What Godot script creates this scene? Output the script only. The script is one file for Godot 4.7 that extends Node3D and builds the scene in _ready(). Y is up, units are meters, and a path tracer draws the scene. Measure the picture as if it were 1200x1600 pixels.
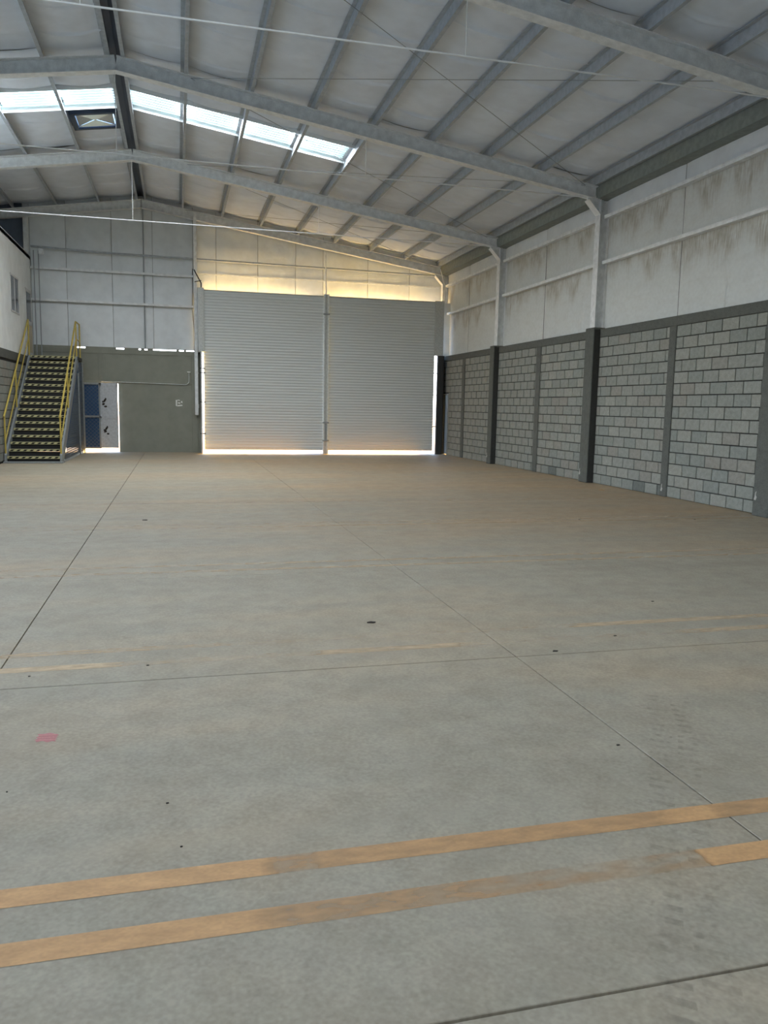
extends Node3D
# A steel-framed warehouse with a concrete-block wall, two roller shutters and an office stair.

const RIDGE_X := -0.95
const SLOPE := 0.15
const WALL_X := 8.44          # inner face of the block wall
const PANEL_X := 8.56         # inner face of the insulated cladding above it
const BACK_Z := -25.5         # inner face of the back wall
const FRONT_Z := 9.0
const LEFT_X := -10.34
const FRAMES := [-25.36, -20.6, -15.35, -9.9, -4.5, 0.9, 6.3]

var M := {}
var T := {}
var used := {}
var rng := RandomNumberGenerator.new()

# ---------------------------------------------------------------- helpers
func tag(o: Node, label: String, category: String, group := "", kind := "") -> Node:
	if label != "": o.set_meta("label", label)
	if category != "": o.set_meta("category", category)
	if group != "": o.set_meta("group", group)
	if kind != "": o.set_meta("kind", kind)
	return o

func numbered(called: String) -> String:
	var n: int = used.get(called, 0)
	used[called] = n + 1
	return called if n == 0 else "%s_%03d" % [called, n]

func thing(called: String, label: String, category: String, group := "", kind := "", at := Vector3.ZERO) -> Node3D:
	var o := Node3D.new()
	o.name = numbered(called)
	add_child(o)
	o.position = at
	tag(o, label, category, group, kind)
	return o

func mb() -> SurfaceTool:
	var st := SurfaceTool.new()
	st.begin(Mesh.PRIMITIVE_TRIANGLES)
	return st

func obj(called: String, st: SurfaceTool, m: Material, parent: Node = null) -> MeshInstance3D:
	return inst(called, st.commit(), m, parent)

func inst(called: String, mesh: Mesh, m: Material, parent: Node = null, at := Vector3.ZERO) -> MeshInstance3D:
	var o := MeshInstance3D.new()
	o.mesh = mesh
	o.material_override = m
	o.position = at
	o.cast_shadow = GeometryInstance3D.SHADOW_CASTING_SETTING_ON
	if parent == null:
		o.name = numbered(called)
		add_child(o)
	else:
		o.name = called
		parent.add_child(o, true)
	return o

func face(st: SurfaceTool, pts: Array, out: Vector3, uvs: Array = []) -> void:
	var n: Vector3 = (pts[2] - pts[0]).cross(pts[1] - pts[0]).normalized()
	var order := range(pts.size())
	if n.dot(out) < 0.0:
		n = -n
		order.reverse()
	for i in range(1, pts.size() - 1):
		for k in [order[0], order[i], order[i + 1]]:
			st.set_normal(n)
			if uvs.size(): st.set_uv(uvs[k])
			st.add_vertex(pts[k])

func box(st: SurfaceTool, c: Vector3, s: Vector3, ch := 0.0, b := Basis()) -> void:
	var h := s * 0.5
	ch = minf(ch, minf(h.x, minf(h.y, h.z)) * 0.45)
	for ax in 3:
		var u := (ax + 1) % 3
		var v := (ax + 2) % 3
		for sg in [-1.0, 1.0]:
			var out := Vector3.ZERO
			out[ax] = sg
			var pts := []
			for k in [[-1, -1], [1, -1], [1, 1], [-1, 1]]:
				var p := Vector3.ZERO
				p[ax] = sg * h[ax]
				p[u] = k[0] * (h[u] - ch)
				p[v] = k[1] * (h[v] - ch)
				pts.append(c + b * p)
			face(st, pts, b * out)
	if ch <= 0.0: return
	for ax in 3:
		var u := (ax + 1) % 3
		var v := (ax + 2) % 3
		for su in [-1.0, 1.0]:
			for sv in [-1.0, 1.0]:
				var pts := []
				for k in [[-1, 0], [1, 0], [1, 1], [-1, 1]]:
					var p := Vector3.ZERO
					p[ax] = k[0] * (h[ax] - ch)
					p[u] = su * (h[u] - (0.0 if k[1] == 0 else ch))
					p[v] = sv * (h[v] - (ch if k[1] == 0 else 0.0))
					pts.append(c + b * p)
				var out := Vector3.ZERO
				out[u] = su
				out[v] = sv
				face(st, pts, b * out)
	for sx in [-1.0, 1.0]:
		for sy in [-1.0, 1.0]:
			for sz in [-1.0, 1.0]:
				var d := Vector3(sx, sy, sz)
				face(st, [c + b * (d * (h - Vector3(0, ch, ch))), c + b * (d * (h - Vector3(ch, 0, ch))), c + b * (d * (h - Vector3(ch, ch, 0)))], b * d)

func bar(st: SurfaceTool, a: Vector3, z: Vector3, w: float, t: float, up := Vector3.UP, ch := 0.0) -> void:
	var d := (z - a).normalized()
	if absf(d.dot(up)) > 0.99: up = Vector3.RIGHT
	var r := d.cross(up).normalized()
	box(st, (a + z) * 0.5, Vector3(w, t, a.distance_to(z)), ch, Basis(r, r.cross(d).normalized() * -1.0 if false else d.cross(r) * -1.0, -d))

func tube(st: SurfaceTool, pts: Array, r: float, n := 8) -> void:
	var rings := []
	var side := Vector3.ZERO
	for i in pts.size():
		var d: Vector3 = (pts[mini(i + 1, pts.size() - 1)] - pts[maxi(i - 1, 0)]).normalized()
		if side == Vector3.ZERO:
			side = d.cross(Vector3.UP if absf(d.y) < 0.9 else Vector3.RIGHT).normalized()
		side = (side - d * side.dot(d)).normalized()
		var up := side.cross(d)
		var ring := []
		for k in n:
			var a := TAU * k / n
			ring.append([pts[i] + (side * cos(a) + up * sin(a)) * r, side * cos(a) + up * sin(a)])
		rings.append(ring)
	for i in rings.size() - 1:
		for k in n:
			var a = rings[i][k]
			var b = rings[i][(k + 1) % n]
			var c = rings[i + 1][(k + 1) % n]
			var d = rings[i + 1][k]
			var q := [a, b, c, a, c, d]
			var nn: Vector3 = (c[0] - a[0]).cross(b[0] - a[0])
			if nn.dot(a[1] + b[1]) < 0.0: q = [a, c, b, a, d, c]
			for v in q:
				st.set_normal(v[1])
				st.add_vertex(v[0])
	for e in [0, rings.size() - 1]:
		var cap := []
		for v in rings[e]: cap.append(v[0])
		var out: Vector3 = pts[e] - pts[1 if e == 0 else e - 1]
		face(st, cap, out)

func prism(st: SurfaceTool, poly: Array, o: Vector3, ex: Vector3, ey: Vector3, ez: Vector3, smooth_from := -1) -> void:
	# poly (2-D outline) in the plane ex, ey at o, pushed along ez
	var pv := PackedVector2Array(poly)
	var area := 0.0
	for i in pv.size():
		area += pv[i].cross(pv[(i + 1) % pv.size()])
	for i in pv.size():
		var a := pv[i]
		var b := pv[(i + 1) % pv.size()]
		var e := b - a
		var n2 := Vector2(e.y, -e.x) * signf(area)
		var pa := o + ex * a.x + ey * a.y
		var pb := o + ex * b.x + ey * b.y
		face(st, [pa, pb, pb + ez, pa + ez], ex * n2.x + ey * n2.y)
	var tri := Geometry2D.triangulate_polygon(pv)
	for i in range(0, tri.size(), 3):
		for s in [0.0, 1.0]:
			var pts := []
			for k in 3:
				var p := pv[tri[i + k]]
				pts.append(o + ex * p.x + ey * p.y + ez * s)
			face(st, pts, ez * (s * 2.0 - 1.0))

func grid(st: SurfaceTool, us: Array, vs: Array, pos: Callable, out: Vector3, uv = null) -> void:
	# smooth sheet; normals from the neighbouring points
	var P := []
	for i in us.size():
		var row := []
		for j in vs.size():
			row.append(pos.call(us[i], vs[j]))
		P.append(row)
	var N := []
	for i in us.size():
		var row := []
		for j in vs.size():
			var du: Vector3 = P[mini(i + 1, us.size() - 1)][j] - P[maxi(i - 1, 0)][j]
			var dv: Vector3 = P[i][mini(j + 1, vs.size() - 1)] - P[i][maxi(j - 1, 0)]
			var n := du.cross(dv).normalized()
			row.append(n if n.dot(out) > 0.0 else -n)
		N.append(row)
	for i in us.size() - 1:
		for j in vs.size() - 1:
			var q := [[i, j], [i + 1, j], [i + 1, j + 1], [i, j], [i + 1, j + 1], [i, j + 1]]
			var g: Vector3 = (P[i + 1][j + 1] - P[i][j]).cross(P[i + 1][j] - P[i][j])
			if g.dot(out) < 0.0: q = [[i, j], [i + 1, j + 1], [i + 1, j], [i, j], [i, j + 1], [i + 1, j + 1]]
			for k in q:
				st.set_normal(N[k[0]][k[1]])
				if uv != null: st.set_uv(uv.call(us[k[0]], vs[k[1]]))
				st.add_vertex(P[k[0]][k[1]])

func span(a: float, b: float, n: int) -> Array:
	var r := []
	for i in n + 1: r.append(lerpf(a, b, float(i) / n))
	return r

func roof_y(x: float, top := 7.56) -> float:
	return top - SLOPE * absf(x - RIDGE_X)

# ---------------------------------------------------------------- textures and materials
func noise_bytes(sd: int, freq: float, size: int, octaves := 4, type := FastNoiseLite.TYPE_SIMPLEX_SMOOTH) -> PackedByteArray:
	var n := FastNoiseLite.new()
	n.seed = sd
	n.noise_type = type
	n.frequency = freq
	n.fractal_octaves = octaves
	var im := n.get_seamless_image(size, size, false, false, 0.15, true)
	im.convert(Image.FORMAT_L8)
	return im.get_data()

func tone_tex(size: int, layers: Array, lo: float, hi: float, tint_a := Color(1, 1, 1), tint_b := Color(1, 1, 1)) -> ImageTexture:
	# layers: [bytes, weight]; values spread from lo to hi; the first layer also leans the hue from tint_a to tint_b
	var out := PackedByteArray()
	out.resize(size * size * 3)
	var total := 0.0
	for l in layers: total += l[1]
	for i in size * size:
		var v := 0.0
		for l in layers: v += l[0][i] / 255.0 * l[1]
		v = lo + (hi - lo) * v / total
		var t: float = layers[0][0][i] / 255.0
		out[i * 3] = int(255.0 * clampf(v * lerpf(tint_a.r, tint_b.r, t), 0, 1))
		out[i * 3 + 1] = int(255.0 * clampf(v * lerpf(tint_a.g, tint_b.g, t), 0, 1))
		out[i * 3 + 2] = int(255.0 * clampf(v * lerpf(tint_a.b, tint_b.b, t), 0, 1))
	return ImageTexture.create_from_image(Image.create_from_data(size, size, false, Image.FORMAT_RGB8, out))

func mat(called: String, c: Color, rough: float, metal := 0.0, tex: Texture2D = null, metres := 1.0, bump: Texture2D = null, bump_cm := 0.2) -> StandardMaterial3D:
	var m := StandardMaterial3D.new()
	m.resource_name = called
	m.albedo_color = c
	m.roughness = rough
	m.metallic = metal
	if tex or bump:
		m.uv1_triplanar = true
		m.uv1_world_triplanar = true
		m.uv1_scale = Vector3.ONE / metres
	if tex: m.albedo_texture = tex
	if bump:
		m.heightmap_enabled = true
		m.heightmap_texture = bump
		m.heightmap_scale = bump_cm
	M[called] = m
	return m

func c8(r: int, g: int, b: int) -> Color:
	return Color(r / 255.0, g / 255.0, b / 255.0)

func dirty_panel(sd: int) -> ImageTexture:
	# white vinyl facing with brown runs of dirt that start under the girts: every run has its own length
	var w := 512
	var h := 256
	var n1 := FastNoiseLite.new()
	n1.seed = sd
	n1.frequency = 0.012
	n1.fractal_octaves = 4
	var n2 := FastNoiseLite.new()
	n2.seed = sd + 7
	n2.frequency = 0.09
	var n3 := FastNoiseLite.new()
	n3.seed = sd + 13
	n3.frequency = 0.02
	n3.fractal_octaves = 3
	var im := Image.create(w, h, false, Image.FORMAT_RGB8)
	for x in w:
		var reach := 0.26 + 0.55 * n1.get_noise_1d(x * 0.6) + 0.16 * n2.get_noise_1d(x * 4.0)
		for y in h:
			var v := float(y) / h
			var run := smoothstep(0.0, 0.42, reach - v + 0.12)
			var grain := 0.5 + 0.75 * n2.get_noise_2d(x * 2.6, y * 0.16) + 0.5 * n3.get_noise_2d(x * 0.8, y * 0.5)
			var d := clampf(run * grain, 0.0, 1.0) * 0.62
			d += 0.07 * clampf(n3.get_noise_2d(x * 0.7, y * 1.2) + 0.1, 0, 1)
			var g := 1.0 + 0.025 * n3.get_noise_2d(x * 3.0, y * 3.0)
			im.set_pixel(x, y, Color(lerpf(0.97, 0.60, d) * g, lerpf(0.97, 0.53, d) * g, lerpf(0.96, 0.43, d) * g))
	return ImageTexture.create_from_image(im)

func stripe_tex(sd: int, wear: Array, x0: float, x1: float, body: Color) -> ImageTexture:
	# wear: [x, how much paint is left] along the stripe, in metres
	var w := 2048
	var h := 16
	var n := FastNoiseLite.new()
	n.seed = sd
	n.frequency = 0.035
	n.fractal_octaves = 5
	var im := Image.create(w, h, false, Image.FORMAT_RGBA8)
	for i in w:
		var x := lerpf(x0, x1, (i + 0.5) / w)
		var left := 0.0
		for k in wear.size() - 1:
			if x >= wear[k][0] and x <= wear[k + 1][0]:
				left = lerpf(wear[k][1], wear[k + 1][1], (x - wear[k][0]) / maxf(0.001, wear[k + 1][0] - wear[k][0]))
		for y in h:
			var g := n.get_noise_2d(i * 1.3, y * 3.0)
			var a := clampf(left + g * 0.45 * (1.15 - left), 0.0, 1.0)
			var k := 1.0 + 0.035 * g + 0.07 * (fposmod(sin(i * 12.9898 + y * 78.233) * 43758.5453, 1.0) - 0.5)
			im.set_pixel(i, y, Color(body.r * k, body.g * k, body.b * k, a * 0.96))
	return ImageTexture.create_from_image(im)

func make_textures() -> void:
	var fine := noise_bytes(3, 0.11, 512, 4)
	var mid := noise_bytes(11, 0.018, 512, 5)
	var big := noise_bytes(23, 0.007, 512, 4)
	var speck := noise_bytes(31, 0.35, 512, 2, FastNoiseLite.TYPE_VALUE)
	T.concrete = tone_tex(512, [[big, 0.6], [mid, 0.8], [fine, 1.0], [speck, 1.1]], 0.80, 1.10, Color(1.0, 1.0, 0.985), Color(0.985, 1.0, 1.0))
	T.rough = tone_tex(512, [[mid, 0.6], [fine, 0.8], [speck, 0.8]], 0.70, 1.12)
	T.soft = tone_tex(512, [[big, 1.0], [mid, 0.6]], 0.94, 1.03)
	T.steel = tone_tex(512, [[mid, 1.0], [fine, 0.4]], 0.86, 1.04)
	T.bump = tone_tex(512, [[fine, 0.7], [speck, 0.6]], 0.0, 1.0)
	T.wave = tone_tex(512, [[big, 1.0], [mid, 0.35]], 0.0, 1.0)
	T.dirty_a = dirty_panel(5)
	T.dirty_b = dirty_panel(41)
	# wide tones of the floor: tan tint toward the block wall and the shutters, darker wet-cured clouds elsewhere
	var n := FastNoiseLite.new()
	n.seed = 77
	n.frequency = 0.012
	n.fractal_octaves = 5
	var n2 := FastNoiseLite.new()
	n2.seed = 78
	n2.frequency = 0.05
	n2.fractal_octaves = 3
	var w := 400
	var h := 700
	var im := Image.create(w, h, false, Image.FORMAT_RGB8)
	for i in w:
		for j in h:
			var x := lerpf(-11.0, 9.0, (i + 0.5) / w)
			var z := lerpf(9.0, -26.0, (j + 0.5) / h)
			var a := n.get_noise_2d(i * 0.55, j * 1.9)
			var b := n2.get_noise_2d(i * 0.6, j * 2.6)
			var tan_lean := smoothstep(-5.0, -12.0, z) * smoothstep(-1.0, 6.0, x + 0.22 * (z + 26.0) * -1.0 + 3.2)
			tan_lean = maxf(tan_lean * 0.62, smoothstep(-21.0, -25.0, z) * 0.35)
			var tan_tint := clampf(tan_lean + a * 0.55 + b * 0.18, 0.0, 1.0) * 0.85
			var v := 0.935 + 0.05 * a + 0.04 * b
			im.set_pixel(i, j, Color(v * lerpf(0.985, 1.0, tan_tint), v * lerpf(1.0, 0.90, tan_tint), v * lerpf(0.985, 0.78, tan_tint)))
	T.floor_tones = ImageTexture.create_from_image(im)
	# hazard print of the stair nosings
	var hz := Image.create(512, 24, false, Image.FORMAT_RGB8)
	for i in 512:
		for j in 24:
			var s := fposmod((i - (24 - j) * 1.25) / 64.0, 1.0)
			var black := s < 0.46 and j > 4 and j < 21
			var g := 0.92 + 0.16 * fposmod(sin(i * 12.9898 + j * 78.233) * 43758.5453, 1.0)
			hz.set_pixel(i, j, Color(0.035, 0.035, 0.03) * g if black else Color(0.76, 0.74, 0.56) * g)
	T.hazard = ImageTexture.create_from_image(hz)

func make_materials() -> void:
	var fl := StandardMaterial3D.new()
	fl.resource_name = "trowelled_concrete_floor"
	fl.albedo_color = c8(188, 175, 158)
	fl.albedo_texture = T.concrete
	fl.uv1_scale = Vector3(1.0 / 1.7, 1.0 / 1.7, 1)
	fl.roughness = 0.62
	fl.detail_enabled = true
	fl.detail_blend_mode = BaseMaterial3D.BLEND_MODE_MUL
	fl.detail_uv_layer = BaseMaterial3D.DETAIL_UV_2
	fl.detail_albedo = T.floor_tones
	fl.metallic_specular = 0.35
	M.floor = fl
	mat("joint_filler", c8(62, 60, 56), 0.95)
	for k in 6:
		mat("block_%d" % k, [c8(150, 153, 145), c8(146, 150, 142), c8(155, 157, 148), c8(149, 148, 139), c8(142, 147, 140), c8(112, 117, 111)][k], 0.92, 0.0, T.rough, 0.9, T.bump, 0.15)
	mat("mortar", c8(46, 48, 46), 0.95)
	mat("pillar_concrete", c8(98, 101, 95), 0.9, 0.0, T.rough, 1.4, T.bump, 0.15)
	mat("pillar_shade_plate", c8(58, 59, 56), 0.8, 0.0, T.rough, 0.9)  # dark colour stands for shade on the pillars' camera-facing side
	mat("grey_render", c8(138, 140, 128), 0.9, 0.0, T.soft, 2.2, T.bump, 0.1)
	mat("vinyl_ceiling", c8(226, 235, 245), 0.7, 0.0, T.soft, 3.1, T.wave, 0.8)
	for k in ["dirty_a", "dirty_b"]:
		var m := mat(k, c8(208, 213, 212), 0.72)
		m.albedo_texture = T[k]
		m.texture_repeat = true
	mat("vinyl_wall", c8(222, 228, 230), 0.7, 0.0, T.soft, 2.7, T.wave, 1.2)
	mat("smoked_sheet", c8(92, 104, 120), 0.6, 0.0, T.soft, 2.0)
	mat("frame_paint", c8(234, 238, 238), 0.55, 0.0, T.steel, 1.7)
	mat("purlin_paint", c8(176, 184, 190), 0.55, 0.0, T.steel, 1.3)
	mat("eave_shade_paint", c8(136, 144, 138), 0.6, 0.0, T.steel, 1.3)  # darker than the other steel: partly shade put into the colour
	mat("galvanised", c8(222, 228, 226), 0.45, 0.2, T.steel, 0.8)
	mat("shutter_slat", c8(202, 208, 206), 0.72, 0.0)
	mat("galvanised_post", c8(196, 200, 196), 0.5, 0.1, T.steel, 0.6)
	mat("dark_steel", c8(52, 54, 54), 0.6, 0.2)
	mat("rod_steel", c8(150, 156, 158), 0.5, 0.2)
	mat("white_pipe", c8(226, 230, 230), 0.45)
	mat("office_plaster", c8(232, 236, 234), 0.85, 0.0, T.soft, 2.4)
	mat("office_frame", c8(206, 208, 206), 0.5)
	mat("beige_panel", c8(196, 184, 156), 0.6)
	mat("yellow_paint", c8(200, 178, 88), 0.5, 0.0, T.steel, 0.5)
	mat("stair_steel", c8(150, 156, 156), 0.55, 0.1, T.steel, 0.7)
	mat("tread_black", c8(40, 41, 40), 0.8, 0.0, T.rough, 0.5)
	mat("blue_tarp", c8(54, 88, 128), 0.7, 0.0, T.soft, 0.9)
	mat("wire", c8(112, 122, 130), 0.5, 0.3)
	mat("door_white", c8(196, 200, 202), 0.5, 0.0, T.steel, 0.8)
	mat("door_blue_grey", c8(166, 184, 198), 0.5)
	mat("outside_ground", c8(150, 140, 122), 0.95, 0.0, T.rough, 3.0)
	mat("roof_sheet", c8(150, 152, 150), 0.6)
	mat("ridge_dark", c8(58, 70, 88), 0.35, 0.4)
	mat("paper", c8(226, 226, 220), 0.8)
	mat("pale_metal", c8(172, 172, 164), 0.7)
	mat("switch_white", c8(222, 222, 214), 0.5)
	mat("debris_dark", c8(48, 42, 36), 0.9)
	mat("debris_tan", c8(170, 140, 104), 0.9)
	var hz := mat("hazard_nosing", Color.WHITE, 0.75)
	hz.albedo_texture = T.hazard
	var gl := StandardMaterial3D.new()
	gl.resource_name = "window_glass"
	gl.albedo_color = Color(0.16, 0.24, 0.30, 0.45)
	gl.transparency = BaseMaterial3D.TRANSPARENCY_ALPHA
	gl.roughness = 0.06
	M.glass = gl
	var sk := StandardMaterial3D.new()
	sk.resource_name = "translucent_skylight_sheet"
	sk.albedo_color = Color(0.82, 0.93, 0.94)
	sk.roughness = 0.4
	sk.emission_enabled = true
	sk.emission = Color(0.86, 0.97, 1.0)
	sk.emission_energy_multiplier = 0.5
	M.skylight = sk
	var vt := StandardMaterial3D.new()
	vt.resource_name = "ventilator_fibreglass"
	vt.albedo_color = Color(0.86, 0.84, 0.76)
	vt.roughness = 0.5
	vt.backlight_enabled = true
	vt.backlight = Color(0.7, 0.67, 0.6)
	M.ventilator = vt

# ---------------------------------------------------------------- camera, sky, sun, skylight panels
func make_view() -> void:
	var cam := Camera3D.new()
	cam.name = "camera"
	cam.keep_aspect = Camera3D.KEEP_HEIGHT
	cam.fov = 65.24
	cam.near = 0.05
	cam.far = 500.0
	cam.transform = Transform3D(Basis(Vector3.UP, -0.252534) * Basis(Vector3.RIGHT, -0.130463) * Basis(Vector3.BACK, 0.018822), Vector3(0, 1.5, 0))
	add_child(cam)
	var sky := ProceduralSkyMaterial.new()
	sky.sky_top_color = Color(0.50, 0.66, 0.88)
	sky.sky_horizon_color = Color(0.95, 0.94, 0.90)
	sky.sky_curve = 0.12
	sky.ground_bottom_color = Color(0.55, 0.48, 0.38)
	sky.ground_horizon_color = Color(0.80, 0.70, 0.52)
	sky.sky_energy_multiplier = 1.0
	var e := Environment.new()
	e.background_mode = Environment.BG_SKY
	e.sky = Sky.new()
	e.sky.sky_material = sky
	e.background_energy_multiplier = 11.0
	e.tonemap_mode = Environment.TONE_MAPPER_LINEAR
	e.tonemap_exposure = 1.0
	e.sdfgi_enabled = true
	e.ssao_enabled = true
	e.ssil_enabled = true
	var we := WorldEnvironment.new()
	we.name = "environment"
	we.environment = e
	add_child(we)
	# low evening sun behind the back wall, off to the block wall's side
	var sun := DirectionalLight3D.new()
	sun.name = "evening_sun"
	var to_sun := Vector3(0.68, 0.21, -0.70).normalized()
	sun.basis = Basis.looking_at(-to_sun, Vector3.UP)
	sun.light_color = Color(1.0, 0.76, 0.30)
	sun.light_energy = 20.0
	sun.light_angular_distance = 0.6
	sun.shadow_enabled = true
	sun.sky_mode = DirectionalLight3D.SKY_MODE_LIGHT_ONLY
	add_child(sun)
	# daylight through the translucent roof strips
	for strip in SKYLIGHTS:
		for side in [-1.0, 1.0]:
			var l := AreaLight3D.new()
			l.name = "skylight_daylight_%d_%d" % [SKYLIGHTS.find(strip), 0 if side < 0.0 else 1]
			var a := 0.24
			var b := 4.40
			var xm: float = RIDGE_X + side * (a + b) * 0.5
			l.area_size = Vector2((b - a) * sqrt(1.0 + SLOPE * SLOPE), 0.84)
			l.area_normalize_energy = false
			l.light_energy = 13.5 if strip < -10.0 else 6.0
			l.light_color = Color(0.965, 0.975, 1.0)
			l.area_range = 60.0
			l.area_attenuation = 2.0
			l.shadow_enabled = true
			var ex := Vector3(1, -SLOPE * side, 0).normalized()
			var down := Vector3(-SLOPE * side, -1, 0).normalized()
			# the light shines along its -Z
			l.transform = Transform3D(Basis(ex, (-down).cross(ex), -down), Vector3(xm, roof_y(xm) - 0.012, strip + 0.07))
			add_child(l)

const SKYLIGHTS := [-17.55, -6.2, 3.9]
const SKY_HALF := 0.56
const VENT_Z := [-19.32, -18.3]

func _ready() -> void:
	rng.seed = 4
	make_view()
	make_textures()
	make_materials()
	build_floor()
	build_roof()
	build_right_wall()
	build_back_wall()
	build_hidden_walls()
	build_office()
	build_frames()
	build_skylights()
	build_shutters()
	build_stairs()
	build_gate_and_door()
	build_wall_fittings()
	build_floor_marks()

# ---------------------------------------------------------------- floor
func build_floor() -> void:
	var f := thing("floor", "", "", "", "structure")
	var st := mb()
	box(st, Vector3(-0.95, -0.13, -8.2), Vector3(20.4, 0.2, 35.6))
	obj("joint_bed", st, M.joint_filler, f)
	var xs := [-11.0, -0.985, 1.985, 9.0]
	var zs := [9.2, 6.3, 3.65, 0.98, -1.69, -4.385, -7.05, -9.48, -12.15, -14.85, -17.55, -20.25, -22.95, -25.62]
	for i in 3:
		for j in zs.size() - 1:
			var gx0 := 0.0035 if i > 0 else 0.0
			var gx1 := 0.0035 if i < 2 else 0.0
			var gz := 0.005 if j < 7 else 0.003
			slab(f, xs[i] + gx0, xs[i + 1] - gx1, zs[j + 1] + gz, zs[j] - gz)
	var g := thing("ground", "", "", "", "structure")
	st = mb()
	box(st, Vector3(0, -0.15, -85.7), Vector3(260, 0.2, 120))
	box(st, Vector3(-70.6, -0.15, 0), Vector3(119, 0.2, 51.3))
	obj("packed_earth", st, M.outside_ground, g)

func slab(f: Node, x0: float, x1: float, z0: float, z1: float) -> void:
	var st := mb()
	var c := 0.002
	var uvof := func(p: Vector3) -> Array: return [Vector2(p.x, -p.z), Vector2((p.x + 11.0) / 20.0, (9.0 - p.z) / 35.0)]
	var quads := [
		[[Vector3(x0 + c, 0, z0 + c), Vector3(x1 - c, 0, z0 + c), Vector3(x1 - c, 0, z1 - c), Vector3(x0 + c, 0, z1 - c)], Vector3.UP],
		[[Vector3(x0, -c, z0), Vector3(x1, -c, z0), Vector3(x1 - c, 0, z0 + c), Vector3(x0 + c, 0, z0 + c)], Vector3(0, 1, -1)],
		[[Vector3(x0, -c, z1), Vector3(x1, -c, z1), Vector3(x1 - c, 0, z1 - c), Vector3(x0 + c, 0, z1 - c)], Vector3(0, 1, 1)],
		[[Vector3(x0, -c, z0), Vector3(x0, -c, z1), Vector3(x0 + c, 0, z1 - c), Vector3(x0 + c, 0, z0 + c)], Vector3(-1, 1, 0)],
		[[Vector3(x1, -c, z0), Vector3(x1, -c, z1), Vector3(x1 - c, 0, z1 - c), Vector3(x1 - c, 0, z0 + c)], Vector3(1, 1, 0)],
		[[Vector3(x0, -0.028, z0), Vector3(x1, -0.028, z0), Vector3(x1, -c, z0), Vector3(x0, -c, z0)], Vector3(0, 0, -1)],
		[[Vector3(x0, -0.028, z1), Vector3(x1, -0.028, z1), Vector3(x1, -c, z1), Vector3(x0, -c, z1)], Vector3(0, 0, 1)],
		[[Vector3(x0, -0.028, z0), Vector3(x0, -0.028, z1), Vector3(x0, -c, z1), Vector3(x0, -c, z0)], Vector3(-1, 0, 0)],
		[[Vector3(x1, -0.028, z0), Vector3(x1, -0.028, z1), Vector3(x1, -c, z1), Vector3(x1, -c, z0)], Vector3(1, 0, 0)]]
	for q in quads:
		var pts: Array = q[0]
		var n: Vector3 = (pts[2] - pts[0]).cross(pts[1] - pts[0]).normalized()
		var order := [0, 1, 2, 0, 2, 3]
		if n.dot(q[1]) < 0.0:
			n = -n
			order = [0, 2, 1, 0, 3, 2]
		for k in order:
			var uv: Array = uvof.call(pts[k])
			st.set_normal(n)
			st.set_uv(uv[0])
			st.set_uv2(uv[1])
			st.add_vertex(pts[k])
	obj("floor_slab", st, M.floor, f)

# ---------------------------------------------------------------- roof: sheets, insulation, purlins
func purlin_lines() -> Array:
	var r := [0.12]
	for k in 8: r.append(1.17 + k * 1.142)
	return r     # distances from the ridge

func roof_box(st: SurfaceTool, side: float, a: float, b: float, z0: float, z1: float, lift: float, t: float) -> void:
	var x0 := RIDGE_X + side * a
	var x1 := RIDGE_X + side * b
	var p0 := Vector3(x0, roof_y(x0) + lift, 0)
	var p1 := Vector3(x1, roof_y(x1) + lift, 0)
	var up := Vector3(0, t, 0)
	var q := [p0, p1, p1 + up, p0 + up]
	var za := Vector3(0, 0, z0)
	var zb := Vector3(0, 0, z1)
	face(st, [q[0] + za, q[1] + za, q[1] + zb, q[0] + zb], Vector3.DOWN)
	face(st, [q[2] + za, q[3] + za, q[3] + zb, q[2] + zb], Vector3.UP)
	face(st, [q[0] + za, q[1] + za, q[2] + za, q[3] + za], Vector3(0, 0, -1))
	face(st, [q[0] + zb, q[1] + zb, q[2] + zb, q[3] + zb], Vector3(0, 0, 1))
	face(st, [q[0] + za, q[3] + za, q[3] + zb, q[0] + zb], Vector3(-side, 0, 0))
	face(st, [q[1] + za, q[2] + za, q[2] + zb, q[1] + zb], Vector3(side, 0, 0))

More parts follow.
